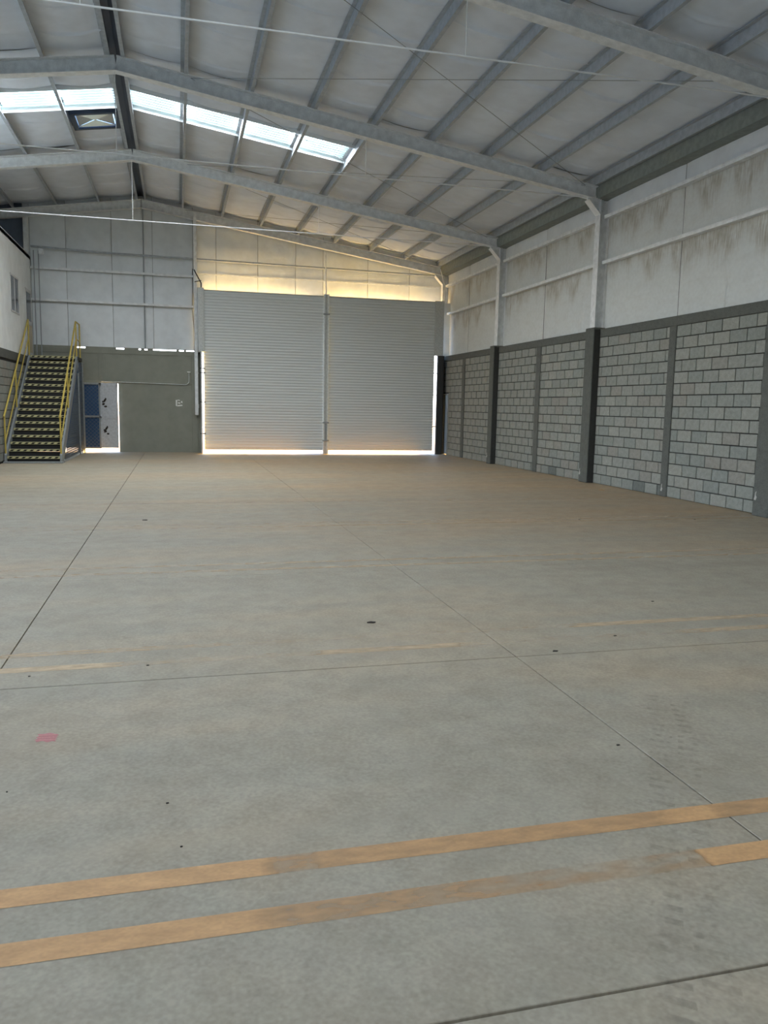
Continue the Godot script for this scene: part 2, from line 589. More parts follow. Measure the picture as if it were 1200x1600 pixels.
func build_roof() -> void:
	var c := thing("ceiling", "", "", "", "structure")
	# outer sheeting with a hole over the ventilator
	for side in [-1.0, 1.0]:
		var st := mb()
		if side > 0.0:
			roof_box(st, side, 0.0, 10.0, -26.0, 9.4, 0.10, 0.05)
		else:
			roof_box(st, side, 0.0, 0.18, -26.0, 9.4, 0.10, 0.05)
			roof_box(st, side, 1.12, 10.0, -26.0, 9.4, 0.10, 0.05)
			roof_box(st, side, 0.18, 1.12, VENT_Z[1], 9.4, 0.10, 0.05)
			roof_box(st, side, 0.18, 1.12, -26.0, VENT_Z[0], 0.10, 0.05)
		obj("roof_sheeting", st, M.roof_sheet, c)
	# insulation: one sagging blanket between each pair of purlins in each bay
	var lines := purlin_lines()
	lines.append(9.75)
	for b in FRAMES.size():
		var za: float = FRAMES[b]
		var zb: float = FRAMES[b + 1] if b + 1 < FRAMES.size() else 9.2
		if b == 0: za = -25.6
		for side in [-1.0, 1.0]:
			for k in lines.size() - 1:
				var cuts := [za, zb]
				for s in SKYLIGHTS:
					if s > za and s < zb and k < 4: cuts += [s - SKY_HALF, s + SKY_HALF]
				if side < 0.0 and k == 0 and b == 1: cuts += [VENT_Z[0], VENT_Z[1]]
				cuts.sort()
				for p in range(0, cuts.size(), 2):
					blanket(c, side, lines[k], lines[k + 1], cuts[p], cuts[p + 1])
	# the ridge gap, closed by a dark flashing
	var st := mb()
	prism(st, [Vector2(-0.12, -0.015), Vector2(0, 0.01), Vector2(0.12, -0.015), Vector2(0.12, 0.03), Vector2(0, 0.06), Vector2(-0.12, 0.03)], Vector3(RIDGE_X, 7.50, -25.6), Vector3.RIGHT, Vector3.UP, Vector3(0, 0, 34.8))
	obj("ridge_flashing", st, M.ridge_dark, c)
	# purlins
	var ordinal := ["first", "second", "third", "fourth", "fifth", "sixth", "seventh", "eighth", "ninth"]
	for side in [-1.0, 1.0]:
		var pl := purlin_lines()
		for k in pl.size():
			var d: float = pl[k]
			var x: float = RIDGE_X + side * d
			var y0 := roof_y(x, 7.375)
			var h := 0.165
			var fl := 0.062
			var t := 0.006
			var s := mb()
			# Z section: bottom flange with a small lip on the block-wall side, top flange on the other
			var poly := [Vector2(fl, 0), Vector2(0, 0), Vector2(0, h - t), Vector2(-fl, h - t), Vector2(-fl, h), Vector2(t, h), Vector2(t, t), Vector2(fl - t, t), Vector2(fl - t, 0.02), Vector2(fl, 0.02)]
			prism(s, poly, Vector3(x - 0.03, y0, -25.5), Vector3.RIGHT, Vector3.UP, Vector3(0, 0, 34.6))
			var where := "on the slope over the block wall" if side > 0.0 else "on the slope over the office"
			var o := obj("roof_purlin", s, M.purlin_paint)
			tag(o, "%s pale roof purlin from the ridge, %s" % [ordinal[k], where], "purlin", "roof purlins")
	# crossed brace rods under the purlins
	var braces := [
		[[0.3, -9.9], [8.0, -15.3], "bay behind the skylight strip, falling toward the far column"],
		[[0.3, -15.3], [8.0, -9.9], "bay behind the skylight strip, rising toward the far column"],
		[[0.3, -20.6], [8.0, -25.3], "last bay before the shutters, running to the shutter corner"],
		[[0.3, -25.3], [8.0, -20.6], "last bay before the shutters, running from the gable ridge"],
		[[0.3, -15.3], [8.0, -20.6], "skylight bay, running away from the ridge"],
		[[0.3, -20.6], [8.0, -15.3], "skylight bay, running from the frame nearer the shutters"]]
	for br in braces:
		var s := mb()
		var a := Vector3(br[0][0], roof_y(br[0][0], 7.34), br[0][1])
		var z := Vector3(br[1][0], roof_y(br[1][0], 7.34), br[1][1])
		tube(s, [a, z], 0.005, 6)
		tag(obj("brace_rod", s, M.rod_steel), "thin diagonal brace rod, " + br[2], "brace rod", "roof brace rods")

func blanket(c: Node, side: float, a: float, b: float, z0: float, z1: float) -> void:
	var st := mb()
	var creases := []
	var z := z0 + rng.randf_range(0.35, 0.7)
	while z < z1 - 0.3:
		creases.append([z, rng.randf_range(0.012, 0.05), rng.randf_range(-0.10, 0.10)])
		z += rng.randf_range(0.75, 1.35)
	var zs := span(z0, z1, maxi(4, int((z1 - z0) / 0.3)))
	for cr in creases:
		for o in [-0.09, -0.045, -0.015, 0.0, 0.012, 0.03, 0.07]:
			zs.append(clampf(cr[0] + o, z0, z1))
	zs.sort()
	var clean := [zs[0]]
	for v in zs:
		if v - clean[-1] > 0.006: clean.append(v)
	var sag := rng.randf_range(0.03, 0.055)
	var ph := rng.randf_range(0, TAU)
	var tilt := rng.randf_range(-0.2, 0.2)
	var pos := func(s: float, zz: float) -> Vector3:
		var d := lerpf(a, b, s)
		var x: float = RIDGE_X + side * d
		var drop := sag * sin(PI * s) * (1.0 + 0.18 * sin(zz * 1.7 + ph))
		for cr in creases:
			var off: float = zz - cr[0] - cr[2] * sin(PI * s)
			if absf(off) < 0.2:
				drop += cr[1] * exp(-off * off / 0.0009) * (0.35 + 0.65 * sin(PI * clampf(s + tilt, 0, 1)))
				drop -= cr[1] * 0.35 * exp(-(off - 0.06) * (off - 0.06) / 0.002) * sin(PI * s)
		return Vector3(x, roof_y(x) + 0.005 - drop, zz)
	grid(st, span(0.0, 1.0, 8), clean, pos, Vector3.DOWN)
	obj("insulation_blanket", st, M.vinyl_ceiling, c)

# ---------------------------------------------------------------- right wall
func build_right_wall() -> void:
	var w := thing("wall_right", "", "", "", "structure")
	var st := mb()
	# core behind the blocks, with the doorway near the shutters left open
	var doorz := [-25.42, -24.70]
	var door_h := 1.97
	box(st, Vector3(WALL_X + 0.032 + 0.08, 1.55, (doorz[1] + FRONT_Z) * 0.5), Vector3(0.16, 3.1, FRONT_Z - doorz[1]))
	box(st, Vector3(WALL_X + 0.112, (door_h + 3.1) * 0.5, (doorz[0] + doorz[1]) * 0.5), Vector3(0.16, 3.1 - door_h, doorz[1] - doorz[0]))
	box(st, Vector3(WALL_X + 0.112, 1.55, (doorz[0] - 25.75) * 0.5), Vector3(0.16, 3.1, 25.75 + doorz[0]))
	obj("mortar", st, M.mortar, w)
	# pillars, slender posts and the tie beam
	for p in [[-20.705, 0.27], [-15.34, 0.34], [-9.95, 0.34], [-4.5, 0.34], [0.9, 0.34], [6.3, 0.34]]:
		st = mb()
		box(st, Vector3(8.28 + 0.17, 1.6, p[0]), Vector3(0.34, 3.2, p[1]), 0.012)
		obj("pillar", st, M.pillar_concrete, w)
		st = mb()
		box(st, Vector3(8.28 + 0.088, 1.585, p[0] + p[1] * 0.5 + 0.004), Vector3(0.145, 3.15, 0.012), 0.003)  # added dark plate: shade of the pillar's camera side put into its colour
		obj("pillar_shade_plate", st, M.pillar_shade_plate, w)
	st = mb()
	box(st, Vector3(8.42, 1.6, -25.38), Vector3(0.24, 3.2, 0.28), 0.01)
	obj("pillar", st, M.pillar_concrete, w)
	for p in [[-23.30, 0.22], [-18.05, 0.24], [-12.62, 0.20], [-7.2, 0.20], [-1.8, 0.2], [3.6, 0.2]]:
		st = mb()
		box(st, Vector3(WALL_X + 0.06, 1.5, p[0]), Vector3(0.16, 3.0, p[1]), 0.008)
		obj("post", st, M.pillar_concrete, w)
	st = mb()
	box(st, Vector3(WALL_X + 0.07, 3.085, (BACK_Z + FRONT_Z) * 0.5), Vector3(0.16, 0.17, FRONT_Z - BACK_Z), 0.008)
	obj("tie_beam", st, M.pillar_concrete, w)
	# scrapes of white paint low on the pillars
	for p in [[-10.06, 0.30], [-15.46, 0.22], [-20.80, 0.24], [-12.66, 0.16]]:
		st = mb()
		var px: float = 8.2795 if p[0] != -12.66 else WALL_X - 0.0205
		prism(st, [Vector2(-0.03, -0.06), Vector2(0.01, -0.07), Vector2(0.03, -0.02), Vector2(0.006, 0.01), Vector2(0.016, 0.07), Vector2(-0.006, 0.05), Vector2(-0.014, -0.01)], Vector3(px, p[1], p[0]), Vector3(0, 0, 1), Vector3.UP, Vector3(-0.0015, 0, 0))
		obj("paint_scrape", st, M.pale_metal, w)
	# blocks: running bond in every panel; the nearest three hundred are pieces of their own
	var panels := [[-10.12, -12.52, 0.0], [-12.72, -15.17, 0.13], [-15.51, -17.93, 0.05], [-18.17, -20.57, 0.1], [-20.84, -23.19, 0.0], [-23.41, -25.28, 0.16], [-7.3, -9.78, 0.0]]
	var cache := {}
	var far := mb()
	var made := 0
	for pi in panels.size():
		var zn: float = panels[pi][0]
		var zf: float = panels[pi][1]
		for r in 15:
			var y0 := 0.2 * r
			zf = panels[pi][1] if pi != 5 or y0 > door_h - 0.05 else doorz[1] + 0.02
			# pieces from the far edge toward the near one
			var z := zf
			var first: float = 0.40 if r % 2 == 0 else 0.20
			if panels[pi][2] > 0.0: first = panels[pi][2] + (0.2 if r % 2 == 0 else 0.0)
			var ln := first
			while z < zn - 0.02:
				ln = minf(ln, zn - z)
				if zn - z - ln < 0.05: ln = zn - z
				var zm := z + ln * 0.5
				if ln > 0.04:
					var c := Vector3(WALL_X + 0.022, y0 + 0.1, zm)
					if pi < 3 and made < 300:
						var key := int(round(ln * 100.0))
						if not cache.has(key):
							var s := mb()
							box(s, Vector3.ZERO, Vector3(0.05, 0.184, key / 100.0 - 0.018), 0.003)
							cache[key] = s.commit()
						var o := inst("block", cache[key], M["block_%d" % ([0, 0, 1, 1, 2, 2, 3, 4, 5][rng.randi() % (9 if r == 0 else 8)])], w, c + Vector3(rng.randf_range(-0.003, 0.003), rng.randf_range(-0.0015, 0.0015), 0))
						o.rotation.z = rng.randf_range(-0.006, 0.006)
						made += 1
					else:
						box(far, c + Vector3(rng.randf_range(-0.003, 0.003), 0, 0), Vector3(0.05, 0.184, ln - 0.032), 0.003)
				z += ln
				ln = 0.403
	var fo := obj("block_courses", far, M.block_0, w)
	fo.set_meta("kind", "stuff")
	# insulated cladding above: three tiers, two sheets to a bay
	var outer := mb()
	box(outer, Vector3(PANEL_X + 0.13, 4.7, (BACK_Z + FRONT_Z) * 0.5), Vector3(0.1, 3.3, FRONT_Z - BACK_Z + 0.5))
	obj("outer_sheeting", outer, M.roof_sheet, w)
	var seams := [-25.5, -23.35, -20.6, -18.12, -15.35, -12.72, -9.9, -7.2, -4.5, -1.8, 0.9, 3.6, 6.3, 9.0]
	var tiers := [[3.165, 4.50], [4.50, 5.40], [5.40, 5.82]]
	for t in 3:
		for k in seams.size() - 1:
			var extra := []
			if t == 0:
				if k == 5: extra = [[-11.40, 0.5, 0.09]]          # torn fold over the beam
				if k == 3: extra = [[-16.20, 0.9, 0.07]]
			wall_sheet(w, seams[k], seams[k + 1], tiers[t][0], tiers[t][1], M.vinyl_wall if t == 2 else (M.dirty_a if (k + t) % 2 == 0 else M.dirty_b), t < 2, extra)
	# eave channel and girts are steel members of their own
	var st2 := mb()
	prism(st2, [Vector2(0, 0), Vector2(0.0, 0.27), Vector2(-0.05, 0.285), Vector2(-0.05, 0.25), Vector2(-0.06, 0.25), Vector2(-0.06, 0.31), Vector2(0.3, 0.31), Vector2(0.3, 0)], Vector3(8.27, 5.75, BACK_Z), Vector3.RIGHT, Vector3.UP, Vector3(0, 0, FRONT_Z - BACK_Z))
	tag(obj("eave_channel", st2, M.eave_shade_paint), "grey-green eave channel with painted-in shade along the top of the block wall's cladding", "eave beam")
	var bays := [[-25.3, -20.72, "bay beside the roller shutters"], [-20.48, -15.47, "skylight bay"], [-15.23, -10.02, "bay with the torn lining"], [-9.78, -4.6, "bay past the torn lining"]]
	for by in bays:
		for lv in [[4.50, "lower"], [5.395, "upper"]]:
			var s := mb()
			var ht := 0.055
			prism(s, [Vector2(0, 0), Vector2(0, 0.045), Vector2(-0.006, 0.05), Vector2(-0.006, ht + 0.01), Vector2(0.006, ht + 0.01), Vector2(0.006, 0.05), Vector2(0.15, 0.05), Vector2(0.15, 0.0)], Vector3(PANEL_X - 0.135, lv[0] - 0.03, by[0]), Vector3.RIGHT, Vector3.UP, Vector3(0, 0, by[1] - by[0]))
			tag(obj("wall_girt", s, M.frame_paint), "%s horizontal steel girt on the cladding above the blocks, %s" % [lv[1], by[2]], "girt", "girts on the cladding")

func wall_sheet(w: Node, z0: float, z1: float, y0: float, y1: float, m: Material, gap: bool, folds: Array) -> void:
	# one pillowed vinyl sheet on the wall plane PANEL_X; folds: [z, height, depth]
	var st := mb()
	var zs := span(z0 + 0.008, z1 - 0.008, 16)
	for f in folds:
		for o in [-0.10, -0.05, -0.025, -0.008, 0.008, 0.025, 0.05, 0.10]: zs.append(f[0] + o)
	zs.sort()
	var wob := rng.randf_range(0, TAU)
	var pos := func(zz: float, yy: float) -> Vector3:
		var s := (zz - z0) / (z1 - z0)
		var v := (yy - y0) / (y1 - y0)
		var edge := minf(s, 1.0 - s) * (z1 - z0)
		var puff := 0.022 * (1.0 - exp(-edge / 0.05)) + 0.012 * sin(PI * s) * sin(PI * v) + 0.005 * sin(zz * 5.0 + wob) * (1.0 - v)
		for f in folds:
			var hgt := clampf(1.0 - (yy - y0) / f[1], 0.0, 1.0)
			var off: float = (zz - f[0]) / (0.012 + 0.05 * hgt)
			puff += f[2] * hgt * (exp(-(off - 1.1) * (off - 1.1)) * 0.9 - 1.3 * exp(-off * off * 3.0))
		return Vector3(PANEL_X - puff, yy, zz)
	var width := z1 - z0
	var u0 := rng.randf_range(0.0, 1.0)
	grid(st, zs, span(y0, y1, 10), pos, Vector3.LEFT, func(zz: float, yy: float) -> Vector2: return Vector2(u0 + (zz - z0) / 3.4, minf(0.995, 0.004 + (y1 - yy) / 1.34)))
	obj("lining_sheet", st, m, w)
	# dark slot behind the open seam
	if gap:
		var s := mb()
		box(s, Vector3(PANEL_X + 0.004, (y0 + y1) * 0.5, z1), Vector3(0.004, y1 - y0, 0.05))
		obj("seam_slot", s, M.dark_steel, w)

# ---------------------------------------------------------------- back wall
func build_back_wall() -> void:
	var w := thing("wall_back", "", "", "", "structure")
	var bz := BACK_Z
	var t := 0.18
	# grey rendered lower wall, with the doorway (x -2.75 .. -1.72) and a low vent slot behind the stair
	var pieces := [[-10.4, -4.05, 0.0, 5.6], [-4.05, -2.80, 0.13, 3.06], [-2.80, -1.72, 2.05, 3.06], [-1.72, 0.42, 0.0, 3.06]]
	for p in pieces:
		var st := mb()
		box(st, Vector3((p[0] + p[1]) * 0.5, (p[2] + p[3]) * 0.5, bz - t * 0.5), Vector3(p[1] - p[0], p[3] - p[2], t), 0.0)
		obj("rendered_wall", st, M.grey_render, w)
	# pilasters and the flush band over the door
	for p in [[0.42, 0.70, 0.0, 3.06, 0.03], [-2.28, -2.16, 2.15, 3.06, 0.012], [-4.05, 0.42, 2.06, 2.14, 0.012], [-4.05, 0.42, 2.92, 3.06, 0.015]]:
		var st := mb()
		box(st, Vector3((p[0] + p[1]) * 0.5, (p[2] + p[3]) * 0.5, bz - 0.09 + p[4]), Vector3(p[1] - p[0], p[3] - p[2], 0.18), 0.004)
		obj("pilaster", st, M.grey_render, w)
	# filler bits that leave bright slots between wall head and cladding
	for p in [[-4.05, -2.88], [-2.62, -1.76], [-1.53, -1.12], [-1.05, -0.95], [-0.86, -0.70], [-0.02, 0.06], [0.2, 0.27], [0.52, 0.70]]:
		var st := mb()
		box(st, Vector3((p[0] + p[1]) * 0.5, 3.085, bz - 0.06), Vector3(p[1] - p[0], 0.06, 0.1))
		obj("packing_strip", st, M.grey_render, w)
	# insulated cladding over the lower wall
	var seams := [-4.05, -3.08, -1.82, -0.67, 0.50]
	for k in seams.size() - 1:
		for lv in [[3.10, 4.39], [4.39, 5.28], [5.28, 9.0]]:
			gable_sheet(w, seams[k], seams[k + 1], lv[0], lv[1], M.vinyl_wall)
	gable_sheet(w, -10.3, -4.22, 5.5, 9.0, M.smoked_sheet)
	gable_sheet(w, -4.22, -4.05, 3.1, 9.0, M.vinyl_wall)
	# over the shutters
	var sx := [0.50, 1.185, 2.44, 3.605, 4.47, 5.91, 7.29, 8.6]
	for k in sx.size() - 1:
		for lv in [[4.80, 5.38], [5.38, 5.74], [5.74, 9.0]]:
			gable_sheet(w, sx[k], sx[k + 1], lv[0], lv[1], M.vinyl_wall)
	# outer sheeting keeps the daylight out except through the openings
	for p in [[-10.5, 0.70, 3.105, 7.8], [0.70, 8.75, 4.80, 7.8], [8.36, 8.75, 0.0, 4.90]]:
		var st := mb()
		box(st, Vector3((p[0] + p[1]) * 0.5, (p[2] + p[3]) * 0.5, bz - 0.12), Vector3(p[1] - p[0], p[3] - p[2], 0.06))
		obj("outer_sheeting", st, M.roof_sheet, w)

func gable_sheet(w: Node, x0: float, x1: float, y0: float, y1: float, m: Material) -> void:
	var st := mb()
	var xs := span(x0 + 0.006, x1 - 0.006, 8)
	if x0 < RIDGE_X and x1 > RIDGE_X:
		xs.append(RIDGE_X)
		xs.sort()
	var wob := rng.randf_range(0, TAU)
	var pos := func(xx: float, v: float) -> Vector3:
		var top := minf(y1, roof_y(xx) + 0.02)
		var s := (xx - x0) / (x1 - x0)
		var edge := minf(s, 1.0 - s) * (x1 - x0)
		var puff := 0.016 * (1.0 - exp(-edge / 0.04)) + 0.012 * sin(PI * s) * sin(PI * v) + 0.004 * sin(xx * 6.0 + wob)
		return Vector3(xx, lerpf(y0, top, v), BACK_Z - 0.04 + puff)
	grid(st, xs, span(0.0, 1.0, 6), pos, Vector3.BACK)
	obj("lining_sheet", st, m, w)

func build_hidden_walls() -> void:
	# walls beside and behind the camera close the hall
	var w := thing("wall_left", "", "", "", "structure")
	var st := mb()
	# open loading bays between the frames let the sky in
	for p in [[-25.9, -12.4], [-10.2, -9.6], [-4.8, -4.2], [0.6, 1.2], [6.0, 9.5]]:
		st = mb()
		box(st, Vector3(LEFT_X - 0.1, 2.45, (p[0] + p[1]) * 0.5), Vector3(0.2, 4.9, p[1] - p[0]))
		obj("block_pier", st, M.block_1, w)
	st = mb()
	box(st, Vector3(LEFT_X - 0.1, 5.5, -8.2), Vector3(0.2, 1.25, 35.4))
	obj("lining", st, M.vinyl_wall, w)
	w = thing("wall_front", "", "", "", "structure")
	st = mb()
	box(st, Vector3(-0.95, 1.55, FRONT_Z + 0.1), Vector3(19.6, 3.1, 0.2))
	obj("block_base", st, M.block_1, w)
	st = mb()
	box(st, Vector3(-0.95, 5.4, FRONT_Z + 0.1), Vector3(19.6, 4.6, 0.2))
	obj("lining", st, M.vinyl_wall, w)

# ---------------------------------------------------------------- office block beside the stair
func build_office() -> void:
	var w := thing("office_room", "white plastered upper office above a grey block base beside the stair", "office", "", "structure")
	var X := -4.05
	var z0 := -25.5
	var z1 := -13.0
	var zc := (z0 + z1) * 0.5
	# upper wall around window and door
	var win := [-23.52, -22.42, 3.73, 4.69]
	var door := [-25.44, -24.46, 2.75, 4.60]
	var th := 0.15
	var seg := [[door[1], win[0], 2.73, 5.6], [win[0], win[1], 2.73, win[2]], [win[0], win[1], win[3], 5.6], [win[1], z1, 2.73, 5.6], [door[0], door[1], door[3], 5.6], [z0, door[0], 2.73, 5.6]]
	for s in seg:
		var st := mb()
		box(st, Vector3(X - th * 0.5, (s[2] + s[3]) * 0.5, (s[0] + s[1]) * 0.5), Vector3(th, s[3] - s[2], s[1] - s[0]))
		obj("plaster_wall", st, M.office_plaster, w)
	var st := mb()
	box(st, Vector3((X + LEFT_X) * 0.5, 5.56, zc), Vector3(X - LEFT_X, 0.12, z1 - z0))
	obj("office_roof", st, M.office_plaster, w)
	st = mb()
	box(st, Vector3((X + LEFT_X) * 0.5, 2.8, z1 - 0.075), Vector3(X - LEFT_X, 5.6, 0.15))
	obj("end_wall", st, M.office_plaster, w)
	st = mb()
	box(st, Vector3((X + LEFT_X) * 0.5 - 0.05, 2.62, zc), Vector3(X - LEFT_X - 0.1, 0.2, z1 - z0 - 0.2))
	obj("office_floor", st, M.pillar_concrete, w)
	st = mb()
	box(st, Vector3(X - 0.075, 2.62, zc), Vector3(0.16, 0.22, z1 - z0), 0.006)
	obj("tie_beam", st, M.pillar_concrete, w)
	st = mb()
	box(st, Vector3(X - 0.10, 1.255, zc), Vector3(0.15, 2.51, z1 - z0))
	obj("mortar", st, M.mortar, w)
	var full: Mesh
	var half: Mesh
	var s1 := mb()
	box(s1, Vector3.ZERO, Vector3(0.05, 0.184, 0.380), 0.003)
	full = s1.commit()
	var s2 := mb()
	box(s2, Vector3.ZERO, Vector3(0.05, 0.184, 0.180), 0.003)
	half = s2.commit()
	for r in 12:
		var z := -25.4
		if r % 2 == 1:
			inst("block", half, M["block_%d" % (rng.randi() % 5)], w, Vector3(X - 0.025, 0.1 + 0.2 * r + 0.05, z + 0.1))
			z += 0.2
		while z < -19.4:
			inst("block", full, M["block_%d" % (rng.randi() % 5)], w, Vector3(X - 0.025, 0.1 + 0.2 * r + 0.05, z + 0.2))
			z += 0.4
	var rest := mb()
	for r in 12:
		var z := -19.2 if r % 2 == 1 else -19.4
		while z < z1 - 0.1:
			var ln := minf(0.4, z1 - 0.15 - z)
			if ln > 0.05: box(rest, Vector3(X - 0.025, 0.15 + 0.2 * r, z + ln * 0.5), Vector3(0.05, 0.184, ln - 0.02), 0.003)
			z += 0.4
	obj("block_courses", rest, M.block_0, w).set_meta("kind", "stuff")
	# window
	var wi := thing("window_1", "", "", "", "structure")
	st = mb()
	var xf := X + 0.005
	for b in [[win[0], win[0] + 0.05, win[2], win[3]], [win[1] - 0.05, win[1], win[2], win[3]], [win[0], win[1], win[2], win[2] + 0.05], [win[0], win[1], win[3] - 0.05, win[3]], [(win[0] + win[1]) * 0.5 - 0.02, (win[0] + win[1]) * 0.5 + 0.02, win[2], win[3]]]:
		box(st, Vector3(xf - 0.02, (b[2] + b[3]) * 0.5, (b[0] + b[1]) * 0.5), Vector3(0.05, b[3] - b[2], b[1] - b[0]), 0.004)
	obj("window_frame", st, M.office_frame, wi)
	for k in 2:
		st = mb()
		var zz: float = win[0] + 0.06 + k * 0.53
		box(st, Vector3(xf - 0.006, (win[2] + win[3]) * 0.5, zz + 0.225), Vector3(0.006, win[3] - win[2] - 0.1, 0.46))
		obj("pane", st, M.glass, wi)
	# glazed office door
	var d := thing("door_1", "", "", "", "structure")
	st = mb()
	for b in [[door[0], door[0] + 0.09, door[2], door[3]], [door[1] - 0.09, door[1], door[2], door[3]], [door[0], door[1], door[3] - 0.09, door[3]], [door[0], door[1], 3.62, 3.72], [door[0], door[1], door[2], door[2] + 0.1]]:
		box(st, Vector3(xf - 0.03, (b[2] + b[3]) * 0.5, (b[0] + b[1]) * 0.5), Vector3(0.08, b[3] - b[2], b[1] - b[0]), 0.004)
	obj("door_frame", st, M.office_frame, d)
	st = mb()
	box(st, Vector3(xf - 0.008, (3.72 + door[3] - 0.09) * 0.5, (door[0] + door[1]) * 0.5), Vector3(0.006, door[3] - 3.81, 0.80))
	obj("pane", st, M.glass, d)
	st = mb()
	box(st, Vector3(xf - 0.01, 3.235, (door[0] + door[1]) * 0.5), Vector3(0.03, 0.77, 0.80), 0.004)
	obj("door_panel", st, M.beige_panel, d)

# ---------------------------------------------------------------- steel frames, tie rods
func i_section(w: float, h: float, tf: float, tw: float) -> Array:
	var a := w * 0.5
	var b := h * 0.5
	var c := tw * 0.5
	return [Vector2(-a, -b), Vector2(a, -b), Vector2(a, -b + tf), Vector2(c, -b + tf), Vector2(c, b - tf), Vector2(a, b - tf), Vector2(a, b), Vector2(-a, b), Vector2(-a, b - tf), Vector2(-c, b - tf), Vector2(-c, -b + tf), Vector2(-a, -b + tf)]

func build_frames() -> void:
	var names := ["standing in the gable above the roller shutters", "next to the gable", "just past the skylight strip, carrying it on the camera's side", "over the bay with the torn wall lining", "over the open floor", "over the middle of the hall", "at the front end of the hall"]
	names[2] = "between the skylight strip and the torn wall lining"
	for k in FRAMES.size():
		var z: float = FRAMES[k]
		var fr := thing("roof_frame", "pale grey steel portal frame %s" % names[k], "steel frame", "portal frames", "", Vector3(0, 0, 0))
		for side in [-1.0, 1.0]:
			var st := mb()
			var xe: float = RIDGE_X + side * 9.40
			var d := Vector3(side, -SLOPE, 0).normalized()
			var up := Vector3(SLOPE * side, 1, 0).normalized()
			var h := 0.245
			var o := Vector3(RIDGE_X, 7.375 - h * 0.5, z)
			var xs: float = 8.34 if side > 0.0 else -10.24
			prism(st, i_section(0.19, h, 0.014, 0.012), o, Vector3(0, 0, 1), up, d * (absf(xs - RIDGE_X) / d.x * side))
			obj("rafter", st, M.frame_paint, fr)
			# column above the concrete pillar, with its sloping knee
			st = mb()
			var xc: float = 8.45 if side > 0.0 else -10.23
			var y0 := 3.2 if side > 0.0 else 0.0
			prism(st, i_section(0.20, 0.22, 0.014, 0.012), Vector3(xc, y0, z), Vector3(0, 0, 1), Vector3(1, 0, 0), Vector3(0, 5.74 - y0, 0))
			obj("column", st, M.frame_paint, fr)
			st = mb()
			var xi: float = xc - side * 0.11
			prism(st, [Vector2(0, 5.46), Vector2(-0.25, 5.72), Vector2(-0.25, 5.82), Vector2(0.1, 5.82), Vector2(0.1, 5.46)], Vector3(xi, 0, z - 0.03), Vector3(side, 0, 0), Vector3.UP, Vector3(0, 0, 0.06))
			prism(st, [Vector2(0.0, 5.45), Vector2(-0.26, 5.72), Vector2(-0.25, 5.735), Vector2(0.012, 5.465)], Vector3(xi, 0, z - 0.1), Vector3(side, 0, 0), Vector3.UP, Vector3(0, 0, 0.2))
			obj("knee", st, M.frame_paint, fr)
		if k > 0 and k < 5:
			var tie := thing("tie_rod", "thin white tie rod under the frame %s" % names[k], "tie rod", "tie rods")
			var st := mb()
			tube(st, [Vector3(-10.1, 5.78, z), Vector3(8.20, 5.78, z)], 0.012, 8)
			obj("rod", st, M.white_pipe, tie)
			for x in [-5.4, -0.97, 3.48]:
				st = mb()
				tube(st, [Vector3(x, 5.78, z), Vector3(x, roof_y(x, 7.13), z)], 0.007, 6)
				obj("hanger", st, M.white_pipe, tie)

